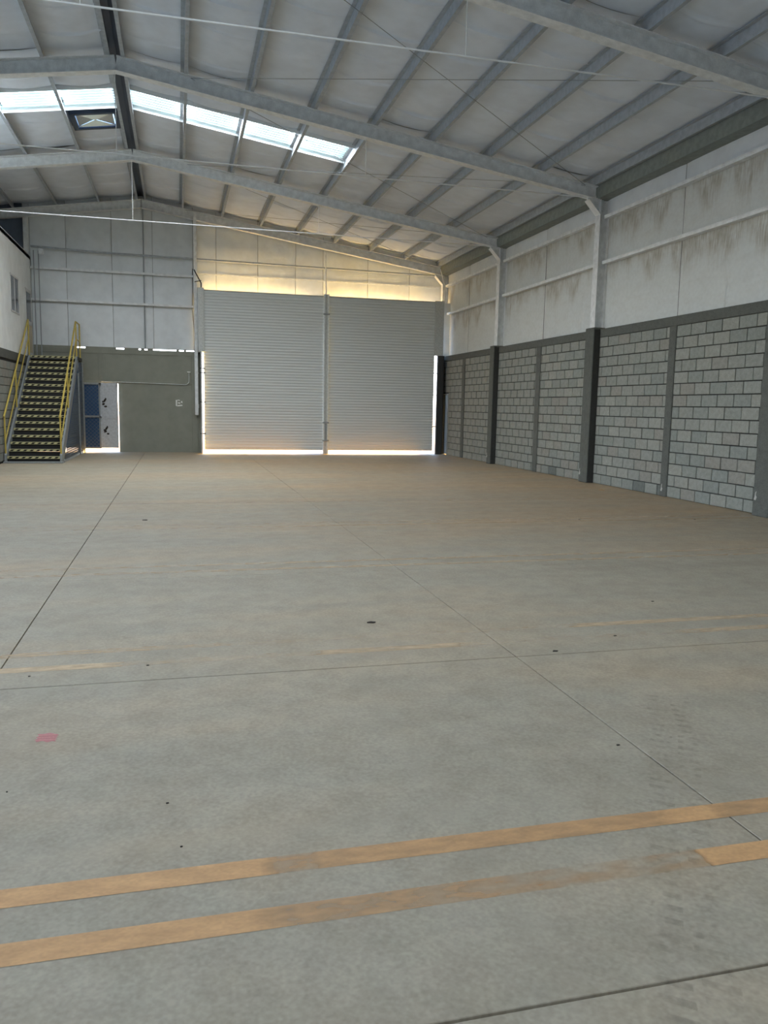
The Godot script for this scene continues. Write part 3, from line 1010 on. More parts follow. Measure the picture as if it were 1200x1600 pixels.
# ---------------------------------------------------------------- skylights and ventilator
func build_skylights() -> void:
	var place := ["before the shutters", "over open floor", "near the hall front"]
	var lines := purlin_lines()
	for si in SKYLIGHTS.size():
		var s: float = SKYLIGHTS[si]
		for side in [-1.0, 1.0]:
			var slope := "on the slope over the block wall" if side > 0.0 else "on the slope over the office"
			var o := thing("skylight", "bright translucent skylight strip %s, %s" % [slope, place[si]], "skylight", "skylight strips")
			for k in 4:
				var a: float = lines[k] + 0.02
				var b: float = lines[k + 1] - 0.02
				if k == 3: b = lines[4] - 0.1
				var x0: float = RIDGE_X + side * a
				var x1: float = RIDGE_X + side * b
				var st := mb()
				# ribbed sheet: ribs run down the slope
				var prof := []
				var n := 7
				for r in n:
					var zc := -0.48 + 0.96 * (r + 0.5) / n
					for q in [[-0.045, 0.012], [-0.012, -0.025], [0.012, -0.025], [0.045, 0.012]]:
						prof.append([zc + q[0], q[1]])
				for r in prof.size() - 1:
					var za: float = s + prof[r][0]
					var zb: float = s + prof[r + 1][0]
					face(st, [Vector3(x0, roof_y(x0) + prof[r][1], za), Vector3(x1, roof_y(x1) + prof[r][1], za), Vector3(x1, roof_y(x1) + prof[r + 1][1], zb), Vector3(x0, roof_y(x0) + prof[r + 1][1], zb)], Vector3.DOWN)
				obj("sheet", st, M.skylight, o)
			# curb boards either side of the strip
			for zz in [s - SKY_HALF + 0.02, s + SKY_HALF - 0.02]:
				var st := mb()
				var xa: float = RIDGE_X + side * (lines[0] + 0.02)
				var xb: float = RIDGE_X + side * (lines[4] - 0.02)
				bar(st, Vector3(xa, roof_y(xa) - 0.02, zz), Vector3(xb, roof_y(xb) - 0.02, zz), 0.02, 0.14)
				obj("curb", st, M.white_pipe, o)
			var en := mb()
			var xe: float = RIDGE_X + side * (lines[4] - 0.05)
			box(en, Vector3(xe, roof_y(xe) - 0.0, s), Vector3(0.1, 0.03, SKY_HALF * 2.0 - 0.06))
			obj("end_flashing", en, M.galvanised, o)
	# square roof ventilator
	var v := thing("roof_ventilator", "square dark-framed roof ventilator with a pale crossed deflector beside the ridge", "ventilator")
	var x0 := RIDGE_X - 1.14
	var x1 := RIDGE_X - 0.16
	var zc: float = (VENT_Z[0] + VENT_Z[1]) * 0.5
	var hz: float = (VENT_Z[1] - VENT_Z[0]) * 0.5
	var xm := (x0 + x1) * 0.5
	var ym := roof_y(xm)
	var tilt := Basis(Vector3.BACK, atan(SLOPE))
	var st := mb()
	var hw := (x1 - x0) * 0.5
	for b in [[Vector3(-hw + 0.05, -0.04, 0), Vector3(0.1, 0.12, hz * 2.0)], [Vector3(hw - 0.05, -0.04, 0), Vector3(0.1, 0.12, hz * 2.0)], [Vector3(0, -0.04, -hz + 0.05), Vector3(hw * 2.0, 0.12, 0.1)], [Vector3(0, -0.04, hz - 0.05), Vector3(hw * 2.0, 0.12, 0.1)]]:
		box(st, Vector3(xm, ym, zc) + tilt * b[0], b[1], 0.006, tilt)
	obj("frame", st, M.ridge_dark, v)
	st = mb()
	for b in [[Vector3(-hw + 0.10, 0.22, 0), Vector3(0.01, 0.5, hz * 2.0 - 0.2)], [Vector3(hw - 0.10, 0.22, 0), Vector3(0.01, 0.5, hz * 2.0 - 0.2)], [Vector3(0, 0.22, -hz + 0.10), Vector3(hw * 2.0 - 0.2, 0.5, 0.01)]]:
		box(st, Vector3(xm, ym, zc) + tilt * b[0], b[1], 0.0, tilt)
	obj("throat", st, M.galvanised, v)
	for sg in [-1.0, 1.0]:
		st = mb()
		prism(st, [Vector2(0, 0), Vector2(-hw + 0.12, sg * (hz - 0.12)), Vector2(hw - 0.12, sg * (hz - 0.12))], Vector3(xm, ym - 0.07, zc), tilt * Vector3.RIGHT, Vector3(0, 0, 1), tilt * Vector3(0, 0.012, 0))
		obj("deflector", st, M.ventilator, v)
		st = mb()
		prism(st, [Vector2(0, 0), Vector2(sg * (hw - 0.12), -hz + 0.12), Vector2(sg * (hw - 0.12), hz - 0.12)], Vector3(xm, ym - 0.05, zc), tilt * Vector3.RIGHT, Vector3(0, 0, 1), tilt * Vector3(0, 0.012, 0))
		obj("louvre", st, M.galvanised_post, v)

# ---------------------------------------------------------------- roller shutters
func build_shutters() -> void:
	var cz := -24.95
	var pitch := 0.0862
	var poly := []
	# curled slat seen end on: a shallow bow with a hooked lower edge
	for i in 5:
		var a := lerpf(-1.0, 1.0, i / 4.0)
		poly.append(Vector2(0.013 * (1.0 - a * a), a * (pitch * 0.5 - 0.008)))
	var hp := pitch * 0.5
	for q in [[-0.002, hp - 0.006], [-0.002, hp + 0.022], [-0.009, hp + 0.022], [-0.009, hp - 0.002], [-0.011, hp - 0.002], [-0.011, -hp]]:
		poly.append(Vector2(q[0], q[1]))
	var spans := [[0.775, 4.40, "light grey roller shutter beside the grey rendered wall"], [4.56, 8.015, "light grey roller shutter beside the block wall"]]
	for k in 2:
		var x0: float = spans[k][0]
		var x1: float = spans[k][1]
		var s := thing("roller_shutter", spans[k][2], "roller shutter", "roller shutters")
		var st := mb()
		prism(st, poly, Vector3.ZERO, Vector3(0, 0, 1), Vector3.UP, Vector3(x1 - x0, 0, 0))
		var slat := st.commit()
		var n := 54
		for i in n:
			inst("slat", slat, M.shutter_slat, s, Vector3(x0, 0.165 + pitch * (i + 0.5), cz))
		st = mb()
		box(st, Vector3((x0 + x1) * 0.5, 0.142, cz), Vector3(x1 - x0, 0.045, 0.045), 0.006)
		obj("bottom_bar", st, M.galvanised_post, s)
		st = mb()
		box(st, Vector3((x0 + x1) * 0.5, 4.84, cz - 0.01), Vector3(x1 - x0 + 0.06, 0.035, 0.05), 0.008)
		obj("head_bar", st, M.galvanised_post, s)
	# guide posts
	var p := thing("shutter_post", "slim galvanised guide post between the two roller shutters", "post", "shutter guide posts")
	var st := mb()
	box(st, Vector3(4.48, 2.45, -25.20), Vector3(0.10, 4.9, 0.60), 0.006)
	obj("mullion", st, M.galvanised_post, p)
	st = mb()
	for x in [4.42, 4.54]:
		box(st, Vector3(x, 2.45, -24.90), Vector3(0.045, 4.9, 0.06), 0.005)
	obj("guide_channel", st, M.galvanised, p)
	st = mb()
	for y in [0.42, 0.98, 4.30]:
		box(st, Vector3(4.48, y, -24.88), Vector3(0.20, 0.05, 0.06), 0.006)
	box(st, Vector3(4.48, 0.70, -24.89), Vector3(0.14, 0.5, 0.03), 0.005)
	obj("clamp", st, M.stair_steel, p)
	st = mb()
	tube(st, [Vector3(4.49, 4.9, -25.06), Vector3(4.49, 6.2, -25.2)], 0.02, 8)
	obj("stay", st, M.frame_paint, p)
	p = thing("shutter_post", "galvanised guide post between the rendered wall and its roller shutter", "post", "shutter guide posts")
	st = mb()
	box(st, Vector3(0.56, 4.1, -25.38), Vector3(0.10, 5.9, 0.24), 0.006)
	box(st, Vector3(0.70, 1.53, -25.14), Vector3(0.03, 3.06, 0.72), 0.004)
	obj("column", st, M.frame_paint, p)
	st = mb()
	box(st, Vector3(0.705, 3.97, -25.20), Vector3(0.19, 1.86, 0.60), 0.006)
	obj("closure_plate", st, M.galvanised_post, p)
	for y in [0.6, 1.55, 2.42, 2.55]:
		st = mb()
		box(st, Vector3(0.73, y, -24.95), Vector3(0.16, 0.03, 0.03), 0.003)
		obj("clip", st, M.dark_steel, p)
	st = mb()
	tube(st, [Vector3(0.52, 5.45, -25.2), Vector3(0.72, 5.05, -25.05), Vector3(0.72, 4.75, -25.02)], 0.018, 8)
	tube(st, [Vector3(0.54, 5.1, -25.2), Vector3(0.72, 5.12, -25.05)], 0.012, 6)
	obj("bracket", st, M.dark_steel, p)
	st = mb()
	tube(st, [Vector3(0.60, 4.72, -25.02), Vector3(0.78, 4.72, -25.02)], 0.06, 14)
	obj("chain_wheel", st, M.galvanised, p)
	p = thing("shutter_post", "galvanised guide post between the block wall and its roller shutter", "post", "shutter guide posts")
	st = mb()
	box(st, Vector3(8.142, 4.02, -24.92), Vector3(0.295, 1.72, 0.06), 0.006)
	obj("closure_plate", st, M.galvanised_post, p)
	st = mb()
	box(st, Vector3(8.42, 4.0, -25.06), Vector3(0.28, 1.68, 0.04), 0.004)
	obj("lining_return", st, M.vinyl_wall, p)
	st = mb()
	box(st, Vector3(8.20, 1.58, -24.90), Vector3(0.20, 3.16, 0.10), 0.005)
	box(st, Vector3(8.315, 1.58, -25.12), Vector3(0.03, 3.16, 0.50), 0.003)
	obj("column", st, M.dark_steel, p)
	for y in [0.9, 1.9, 2.6]:
		st = mb()
		box(st, Vector3(8.08, y, -24.95), Vector3(0.13, 0.025, 0.03), 0.003)
		obj("clip", st, M.dark_steel, p)
	st = mb()
	tube(st, [Vector3(8.18, 5.9, -25.1), Vector3(8.34, 5.35, -25.0), Vector3(8.30, 4.8, -25.0)], 0.016, 8)
	obj("bracket", st, M.frame_paint, p)
	st = mb()
	tube(st, [Vector3(8.16, 4.75, -25.0), Vector3(8.30, 4.75, -25.0)], 0.07, 14)
	obj("chain_wheel", st, M.galvanised, p)

# ---------------------------------------------------------------- stair
func build_stairs() -> void:
	var s := thing("staircase", "steel stair with yellow handrails and black-and-yellow hazard treads up to the office", "staircase", "", "", Vector3(0, 0, 0))
	var xl := -4.00
	var xr := -2.76
	var n := 17
	var rise := 2.75 / n
	var run := 0.2315
	var zf := -20.78
	var ztop := zf - run * (n - 1)
	for side in 2:
		var x: float = [xl, xr][side]
		var st := mb()
		# stringer plate
		prism(st, [Vector2(0.06, 0.0), Vector2(0.06, 0.20), Vector2(-run * (n - 1) - 0.02, 2.75 + 0.03), Vector2(-run * (n - 1) - 0.02, 2.50), Vector2(-0.22, 0.0)], Vector3(x - 0.025, 0, zf), Vector3(0, 0, 1), Vector3.UP, Vector3(0.05, 0, 0))
		obj("stringer", st, M.stair_steel, s)
	for i in n - 1:
		var y := rise * (i + 1)
		var z := zf - run * i
		var st := mb()
		box(st, Vector3((xl + xr) * 0.5, y - 0.012, z - run * 0.5 - 0.01), Vector3(xr - xl - 0.05, 0.024, run + 0.02), 0.003)
		box(st, Vector3((xl + xr) * 0.5, y - rise * 0.5 - 0.03, z - 0.02), Vector3(xr - xl - 0.05, rise - 0.06, 0.006))  # dark plate added across the open riser, in place of shade under the stair
		var t := obj("tread", st, M.tread_black, s)
		st = mb()
		var xa := xl + 0.03
		var xb := xr - 0.03
		face(st, [Vector3(xa, y - 0.055, z + 0.004), Vector3(xb, y - 0.055, z + 0.004), Vector3(xb, y + 0.002, z + 0.004), Vector3(xa, y + 0.002, z + 0.004)], Vector3.BACK, [Vector2(0, 1), Vector2(1, 1), Vector2(1, 0), Vector2(0, 0)])
		face(st, [Vector3(xa, y + 0.002, z + 0.004), Vector3(xb, y + 0.002, z + 0.004), Vector3(xb, y + 0.002, z - 0.03), Vector3(xa, y + 0.002, z - 0.03)], Vector3.UP, [Vector2(0, 0.1), Vector2(1, 0.1), Vector2(1, 0.02), Vector2(0, 0.02)])
		obj("nosing", st, M.hazard_nosing, t)
	# landing
	var st := mb()
	box(st, Vector3((xl + xr) * 0.5, 2.70, (ztop - 25.46) * 0.5), Vector3(xr - xl + 0.08, 0.1, 25.46 + ztop), 0.006)
	var ld := obj("landing", st, M.dark_steel, s)
	st = mb()
	face(st, [Vector3(xl + 0.03, 2.695, ztop + 0.006), Vector3(xr - 0.03, 2.695, ztop + 0.006), Vector3(xr - 0.03, 2.752, ztop + 0.006), Vector3(xl + 0.03, 2.752, ztop + 0.006)], Vector3.BACK, [Vector2(0, 1), Vector2(1, 1), Vector2(1, 0), Vector2(0, 0)])
	obj("nosing", st, M.hazard_nosing, ld)
	st = mb()
	for z in [ztop - 0.05, -25.38]:
		box(st, Vector3(xr, 1.33, z), Vector3(0.07, 2.66, 0.07), 0.006)
	obj("support_post", st, M.stair_steel, s)
	st = mb()
	box(st, Vector3((xl + xr) * 0.5, 0.02, zf + 0.05), Vector3(xr - xl + 0.1, 0.04, 0.12), 0.006)
	obj("foot_plate", st, M.stair_steel, s)
	# yellow handrails
	for side in 2:
		var x: float = [xl, xr][side]
		var slope := rise / run
		var at := func(d: float, up: float) -> Vector3: return Vector3(x, rise + d * slope + up, zf - d)
		var hr := Node3D.new()
		hr.name = "handrail"
		s.add_child(hr, true)
		var last := run * (n - 1)
		st = mb()
		tube(st, [at.call(-0.05, 0.97), at.call(last, 0.97)], 0.022, 8)
		obj("top_rail", st, M.yellow_paint, hr)
		st = mb()
		tube(st, [at.call(-0.02, 0.36), at.call(last, 0.50)], 0.016, 8)
		obj("mid_rail", st, M.yellow_paint, hr)
		for d in [0.0, 1.6, last]:
			st = mb()
			tube(st, [at.call(d, -0.1), at.call(d, 0.97)], 0.02, 8)
			obj("post", st, M.yellow_paint, hr)
		if side == 1:
			st = mb()
			tube(st, [at.call(last, 0.97), Vector3(x, 3.72, -25.36)], 0.02, 8)
			tube(st, [at.call(last, 0.50), Vector3(x, 3.22, -25.36)], 0.016, 8)
			obj("landing_rail", st, M.yellow_paint, hr)
			st = mb()
			tube(st, [Vector3(x, 2.75, -25.36), Vector3(x, 3.74, -25.36)], 0.02, 8)
			obj("post", st, M.yellow_paint, hr)

# ---------------------------------------------------------------- mesh gate, fence, doors
func chain_link(o: Node, a: Vector3, ex: Vector3, width: float, height_of: Callable, y0: float) -> void:
	# crossed wires clipped to the panel outline (0..width, y0..height_of(u))
	var st := mb()
	var step := 0.11
	for dirn in [-1.0, 1.0]:
		var c := -3.0
		while c < width + 3.0:
			var run_a := Vector2.INF
			var run_b := Vector2.INF
			var t := 0.0
			while t <= 3.2:
				var u: float = c + dirn * t
				var v: float = y0 + t
				if u >= 0.0 and u <= width and v <= height_of.call(u):
					if run_a == Vector2.INF: run_a = Vector2(u, v)
					run_b = Vector2(u, v)
				t += 0.02
			if run_a != Vector2.INF and run_a.distance_to(run_b) > 0.05:
				tube(st, [a + ex * run_a.x + Vector3.UP * run_a.y, a + ex * run_b.x + Vector3.UP * run_b.y], 0.004, 4)
			c += step
	var w := obj("wire_mesh", st, M.wire, o)
	w.set_meta("kind", "stuff")

func build_gate_and_door() -> void:
	var bz := -25.42
	var g := thing("mesh_gate", "narrow wire-mesh gate backed with blue tarpaulin beside the white door", "gate")
	var x0 := -2.72
	var x1 := -2.24
	var st := mb()
	for b in [[x0 - 0.03, x0 + 0.04, 0.11, 2.06], [x1 - 0.04, x1, 0.11, 2.06], [x0, x1, 2.0, 2.06], [x0, x1, 0.11, 0.15], [x0, x1, 1.03, 1.09]]:
		box(st, Vector3((b[0] + b[1]) * 0.5, (b[2] + b[3]) * 0.5, bz), Vector3(b[1] - b[0], b[3] - b[2], 0.04), 0.004)
	obj("gate_frame", st, M.stair_steel, g)
	st = mb()
	grid(st, span(x0 + 0.03, x1 - 0.03, 6), span(0.13, 2.02, 12), func(u: float, v: float) -> Vector3: return Vector3(u, v, bz - 0.025 + 0.008 * sin(u * 21.0) * sin(v * 7.0)), Vector3.BACK)
	obj("tarpaulin", st, M.blue_tarp, g)
	chain_link(g, Vector3(x0, 0, bz + 0.012), Vector3.RIGHT, x1 - x0, func(_u: float) -> float: return 2.02, 0.13)
	# fence filling the side of the stair
	var f := thing("mesh_fence", "triangular wire-mesh fence with blue tarpaulin closing the stair's side", "fence")
	var xf := -2.74
	var slope := (2.75 / 17.0) / 0.2315
	var top := func(u: float) -> float: return clampf(u * slope - 0.06, 0.0, 2.62)
	st = mb()
	grid(st, span(0.62, 4.45, 16), span(0.0, 1.0, 10), func(u: float, v: float) -> Vector3: return Vector3(xf + 0.006 * sin(u * 9.0 + v * 5.0), lerpf(0.30, maxf(0.32, top.call(u)), v), -20.9 - u), Vector3.RIGHT)
	obj("tarpaulin", st, M.blue_tarp, f)
	chain_link(f, Vector3(xf + 0.02, 0, -20.9), Vector3(0, 0, -1), 4.45, top, 0.03)
	for u in [3.35, 4.45]:
		st = mb()
		tube(st, [Vector3(xf + 0.03, 0, -20.9 - u), Vector3(xf + 0.03, top.call(u), -20.9 - u)], 0.028, 10)
		obj("fence_post", st, M.stair_steel, f)
	st = mb()
	bar(st, Vector3(xf, 0.03, -20.95), Vector3(xf, 0.03, -25.3), 0.05, 0.06)
	obj("bottom_rail", st, M.stair_steel, f)
	# white door leaf with torn stickers
	var d := thing("metal_door", "off-white sheet-metal door with dark torn patches, standing ajar", "door")
	var dx0 := -2.238
	var dx1 := -1.742
	st = mb()
	box(st, Vector3((dx0 + dx1) * 0.5, 1.095, bz), Vector3(dx1 - dx0, 1.93, 0.04), 0.005)
	obj("leaf", st, M.door_white, d)
	st = mb()
	for b in [[dx0, dx1, 1.0, 1.07], [dx0, dx0 + 0.035, 0.14, 2.05], [dx1 - 0.035, dx1, 0.14, 2.05], [dx0, dx1, 1.95, 2.05]]:
		box(st, Vector3((b[0] + b[1]) * 0.5, (b[2] + b[3]) * 0.5, bz + 0.02), Vector3(b[1] - b[0], b[3] - b[2], 0.02), 0.004)
	obj("rail", st, M.door_white, d)
	for m in [[-2.105, 1.55, 0.030, 0.075, -0.5], [-2.165, 1.50, 0.022, 0.03, 0.2], [-2.150, 1.43, 0.04, 0.035, 0.7], [-2.09, 1.36, 0.045, 0.03, 0.1], [-2.075, 0.72, 0.030, 0.075, -0.5], [-2.135, 0.66, 0.03, 0.03, 0.2], [-2.115, 0.62, 0.045, 0.035, 0.4], [-2.04, 0.55, 0.035, 0.03, 0.0]]:
		st = mb()
		var ring := []
		for k in 9:
			var a := TAU * k / 9.0
			ring.append(Vector2(cos(a) * m[2], sin(a) * m[3]).rotated(m[4]) * (1.0 + 0.2 * sin(k * 2.7)))
		prism(st, ring, Vector3(m[0], m[1], bz + 0.0205), Vector3.RIGHT, Vector3.UP, Vector3(0, 0, 0.003))
		obj("torn_patch", st, M.debris_dark, d)
	# side doorway in the block wall beside the shutters
	var sd := thing("side_door", "pale blue-grey door leaf in the block wall doorway by the shutters", "door")
	st = mb()
	box(st, Vector3(8.46, 0.97, -24.87), Vector3(0.04, 1.90, 0.27), 0.005)
	obj("leaf", st, M.door_blue_grey, sd)
	st = mb()
	box(st, Vector3(8.47, 0.985, -24.72), Vector3(0.08, 1.97, 0.04), 0.004)
	box(st, Vector3(8.47, 1.955, -25.05), Vector3(0.08, 0.03, 0.66), 0.004)
	obj("frame", st, M.stair_steel, sd)
	st = mb()
	box(st, Vector3(8.52, 0.97, -25.13), Vector3(0.03, 1.92, 0.25), 0.004)
	obj("fixed_panel", st, M.dark_steel, sd)

# ---------------------------------------------------------------- small fittings on the back wall
func build_wall_fittings() -> void:
	var bz := -25.5
	var st := mb()
	var pts := [Vector3(-2.2, 2.10, bz + 0.03), Vector3(0.22, 2.06, bz + 0.03)]
	for k in 6:
		var a := PI * 0.5 * k / 5.0
		pts.append(Vector3(0.22 + 0.12 * sin(a), 2.18 - 0.12 * cos(a), bz + 0.03))
	pts.append(Vector3(0.34, 2.42, bz + 0.03))
	tube(st, pts, 0.014, 8)
	tag(obj("conduit", st, M.galvanised_post), "thin grey conduit running over the white door and turning upward", "conduit")
	st = mb()
	tube(st, [Vector3(0.60, 0.1, bz + 0.04), Vector3(0.60, 1.37, bz + 0.04)], 0.012, 8)
	tube(st, [Vector3(0.60, 1.47, bz + 0.04), Vector3(0.60, 2.40, bz + 0.04)], 0.012, 8)
	tag(obj("conduit", st, M.grey_render), "grey painted conduit rising past the light switch beside the shutter", "conduit")
	st = mb()
	box(st, Vector3(0.60, 1.42, bz + 0.055), Vector3(0.07, 0.12, 0.05), 0.008)
	var sw := obj("light_switch", st, M.switch_white)
	tag(sw, "small white light switch on the pilaster beside the shutter", "switch")
	st = mb()
	box(st, Vector3(0.60, 1.42, bz + 0.085), Vector3(0.03, 0.05, 0.012), 0.003)
	obj("rocker", st, M.office_frame, sw)
	# remains of a pasted notice
	st = mb()
	var o := Vector3(0.04, 1.50, bz + 0.002)
	for q in [[[-0.10, -0.08], [-0.06, -0.10], [-0.055, 0.09], [-0.10, 0.10]], [[-0.05, -0.10], [0.10, -0.08], [0.09, -0.045], [-0.05, -0.06]], [[-0.05, 0.08], [0.03, 0.07], [0.02, 0.10], [-0.05, 0.105]], [[0.05, 0.02], [0.10, 0.0], [0.095, 0.06], [0.06, 0.07]], [[-0.04, -0.01], [0.03, -0.02], [0.035, 0.02], [-0.03, 0.03]]]:
		var poly := []
		for v in q: poly.append(Vector2(v[0], v[1]))
		prism(st, poly, o, Vector3.RIGHT, Vector3.UP, Vector3(0, 0, 0.002))
	tag(obj("torn_notice", st, M.paper), "torn scraps of a pasted white paper notice on the grey wall", "notice")
	for v in [[0.34, 2.44, "white bulkhead lamp body at the end of the conduit"], [0.60, 2.42, "small white junction box above the light switch"]]:
		st = mb()
		box(st, Vector3(v[0], v[1], bz + 0.05), Vector3(0.10 if v[0] < 0.5 else 0.05, 0.035 if v[0] < 0.5 else 0.05, 0.08), 0.01)
		tag(obj("junction_box", st, M.switch_white), v[2] if v[0] > 0.5 else "small white junction box at the upper end of the door conduit", "junction box")
	# pipe and girts across the gable
	st = mb()
	tube(st, [Vector3(-4.0, 5.86, bz + 0.14), Vector3(-2.2, 5.80, bz + 0.14), Vector3(0.5, 5.78, bz + 0.14), Vector3(8.3, 5.72, bz + 0.12)], 0.03, 10)
	tag(obj("gable_pipe", st, M.purlin_paint), "long grey pipe running across the gable above both shutters", "pipe")
	for lv in [[4.39, "lower"], [5.28, "upper"]]:
		st = mb()
		prism(st, [Vector2(0, 0), Vector2(0.12, 0), Vector2(0.12, 0.06), Vector2(0.11, 0.06), Vector2(0.11, 0.05), Vector2(0, 0.05)], Vector3(-4.04, lv[0] - 0.03, bz), Vector3(0, 0, 1), Vector3.UP, Vector3(4.54, 0, 0))
		tag(obj("wall_girt", st, M.frame_paint), "%s steel girt on the gable cladding over the stair" % lv[1], "girt", "girts on the gable")
	st = mb()
	prism(st, [Vector2(0, 0), Vector2(0.018, 0), Vector2(0.018, 0.03), Vector2(0, 0.03)], Vector3(0.62, 5.365, bz), Vector3(0, 0, 1), Vector3.UP, Vector3(7.7, 0, 0))
	tag(obj("wall_girt", st, M.frame_paint), "thin steel girt on the cladding over both roller shutters", "girt", "girts on the gable")
	st = mb()
	tube(st, [Vector3(-0.92, 3.1, bz + 0.05), Vector3(-0.92, 7.3, bz + 0.05)], 0.018, 8)
	tag(obj("gable_rod", st, M.rod_steel), "thin dark vertical rod from the gable ridge down to the rendered wall", "rod")
	st = mb()
	tube(st, [Vector3(0.505, 3.05, bz + 0.07), Vector3(0.52, 3.6, bz + 0.10), Vector3(0.46, 4.3, bz + 0.10), Vector3(0.48, 5.5, bz + 0.10)], 0.009, 6)
	tag(obj("cable", st, M.dark_steel), "dark loose cable hanging down the post beside the shutter", "cable")
	for v in [[-3.93, "grey conduit closest to the office door frame"], [-3.80, "grey conduit on the gable beside the office door's conduit"]]:
		st = mb()
		tube(st, [Vector3(v[0], 2.76, bz + 0.16), Vector3(v[0], 5.75, bz + 0.16)], 0.014, 8)
		tag(obj("conduit", st, M.rod_steel), v[1] + " rising from the landing", "conduit")
	st = mb()
	box(st, Vector3(-3.72, 5.72, bz + 0.20), Vector3(0.14, 0.16, 0.10), 0.01)
	tag(obj("junction_box", st, M.frame_paint), "grey junction box on the gable pipe above the landing", "junction box")
	# gable column above the office corner
	st = mb()
	box(st, Vector3(-4.13, 6.2, bz + 0.05), Vector3(0.12, 1.3, 0.16), 0.006)
	tag(obj("gable_column", st, M.frame_paint), "short pale steel column on the office roof corner against the gable", "column", "", "thing")

# ---------------------------------------------------------------- paint, marks and litter on the floor
func build_floor_marks() -> void:
	var body := c8(206, 162, 112)
	var tan := c8(216, 190, 152)
	var sets := [
		[-2.46, 0.10, body, [[-10, 0.9], [0.24, 0.95], [0.30, 0.35], [0.40, 0.30], [0.44, 0.72], [0.9, 0.78], [1.7, 0.72], [1.78, 0.98], [1.93, 0.98], [1.97, 0.72], [8.2, 0.5]], "solid orange-yellow floor stripe, the one farther from the camera's end of the closest pair"],
		[-2.19, 0.10, body, [[-10, 0.95], [0.18, 0.92], [0.30, 0.55], [0.62, 0.48], [0.85, 0.42], [1.1, 0.22], [1.70, 0.18], [1.72, 0.98], [8.2, 0.8]], "near"],
		[-4.69, 0.09, tan, [[-10, 0.5], [-0.9, 0.7], [-0.45, 0.75], [-0.3, 0.2], [0.75, 0.15], [0.85, 0.65], [1.1, 0.5], [1.7, 0.6], [1.8, 0.1], [3.3, 0.1], [3.5, 0.5], [4.2, 0.45], [8.2, 0.3]], ""],
		[-4.97, 0.09, tan, [[-10, 0.3], [-0.7, 0.4], [0.0, 0.3], [0.4, 0.1], [2.6, 0.15], [2.75, 0.6], [4.0, 0.5], [8.2, 0.35]], ""],
		[-7.27, 0.09, tan, [[-10, 0.2], [-1.0, 0.3], [0.6, 0.4], [1.9, 0.45], [4.5, 0.4], [8.2, 0.35]], ""],
		[-7.55, 0.09, tan, [[-10, 0.2], [-0.5, 0.3], [2.6, 0.45], [4.7, 0.4], [8.2, 0.35]], ""],
		[-9.86, 0.10, tan, [[-10, 0.1], [0.0, 0.25], [2.4, 0.5], [4.7, 0.5], [8.2, 0.45]], ""],
		[-10.14, 0.10, tan, [[-10, 0.1], [1.0, 0.25], [4.0, 0.4], [8.2, 0.4]], ""],
		[-12.4, 0.10, tan, [[-10, 0.1], [2.0, 0.3], [8.2, 0.4]], ""]]
	var words := [
		"bold orange-yellow floor stripe with a short bare gap, in the boldest pair", "bold orange-yellow floor stripe rubbed away along its middle, in the boldest pair",
		"patchy tan floor stripe just beyond the first cross joint", "broken tan floor stripe beyond the patchy one near the first cross joint",
		"faint tan floor stripe just beyond the second cross joint", "fainter tan floor stripe beside the second cross joint's stripe",
		"pale tan floor stripe beyond the third cross joint", "paler tan floor stripe paired with the one past the third joint", "worn tan floor stripe farthest toward the shutters"]
	for k in sets.size():
		var s: Array = sets[k]
		var m := StandardMaterial3D.new()
		m.resource_name = "worn_stripe_paint_%d" % k
		m.albedo_texture = stripe_tex(100 + k, s[3], -9.8, 8.1, s[2])
		m.transparency = BaseMaterial3D.TRANSPARENCY_ALPHA
		m.roughness = 0.6
		m.texture_repeat = false
		var st := mb()
		var z0: float = s[0] - s[1] * 0.5
		var z1: float = s[0] + s[1] * 0.5
		var y := 0.0012
		face(st, [Vector3(-9.8, y, z0), Vector3(8.1, y, z0), Vector3(8.1, y, z1), Vector3(-9.8, y, z1)], Vector3.UP, [Vector2(0, 0), Vector2(1, 0), Vector2(1, 1), Vector2(0, 1)])
		tag(obj("floor_stripe", st, m), words[k], "floor stripe", "painted floor stripes")
	# pink chalk mark
	var pk := Image.create(64, 64, false, Image.FORMAT_RGBA8)
	for i in 64:
		for j in 64:
			var u := i / 63.0
			var v := j / 63.0
			var g := fposmod(sin(i * 12.9898 + j * 4.1414) * 43758.5453, 1.0)
			var inside := v > 0.08 + 0.06 * sin(u * 9.0) and v < 0.92 + 0.05 * sin(u * 13.0) and u > 0.04 + 0.05 * sin(v * 23.0) and u < 0.95 + 0.04 * sin(v * 31.0)
			var streak := 0.5 + 0.35 * sin(v * 26.0 + u * 3.0)
			pk.set_pixel(i, j, Color(0.86, 0.56, 0.56, (0.45 + 0.5 * streak * g) if inside else 0.0))
	var pm := StandardMaterial3D.new()
	pm.resource_name = "pink_chalk"
	pm.albedo_texture = ImageTexture.create_from_image(pk)
	pm.transparency = BaseMaterial3D.TRANSPARENCY_ALPHA
	pm.roughness = 0.9
	var ps := mb()
	face(ps, [Vector3(-0.635, 0.0012, -3.755), Vector3(-0.54, 0.0012, -3.735), Vector3(-0.545, 0.0012, -3.625), Vector3(-0.64, 0.0012, -3.645)], Vector3.UP, [Vector2(0, 0), Vector2(1, 0), Vector2(1, 1), Vector2(0, 1)])
	tag(obj("chalk_mark", ps, pm), "small pink chalk mark on the concrete floor", "chalk mark")
	# tread prints of a fork truck tyre
	var ti := Image.create(256, 1024, false, Image.FORMAT_RGBA8)
	var tn := FastNoiseLite.new()
	tn.seed = 9
	tn.frequency = 0.012
	tn.fractal_octaves = 3
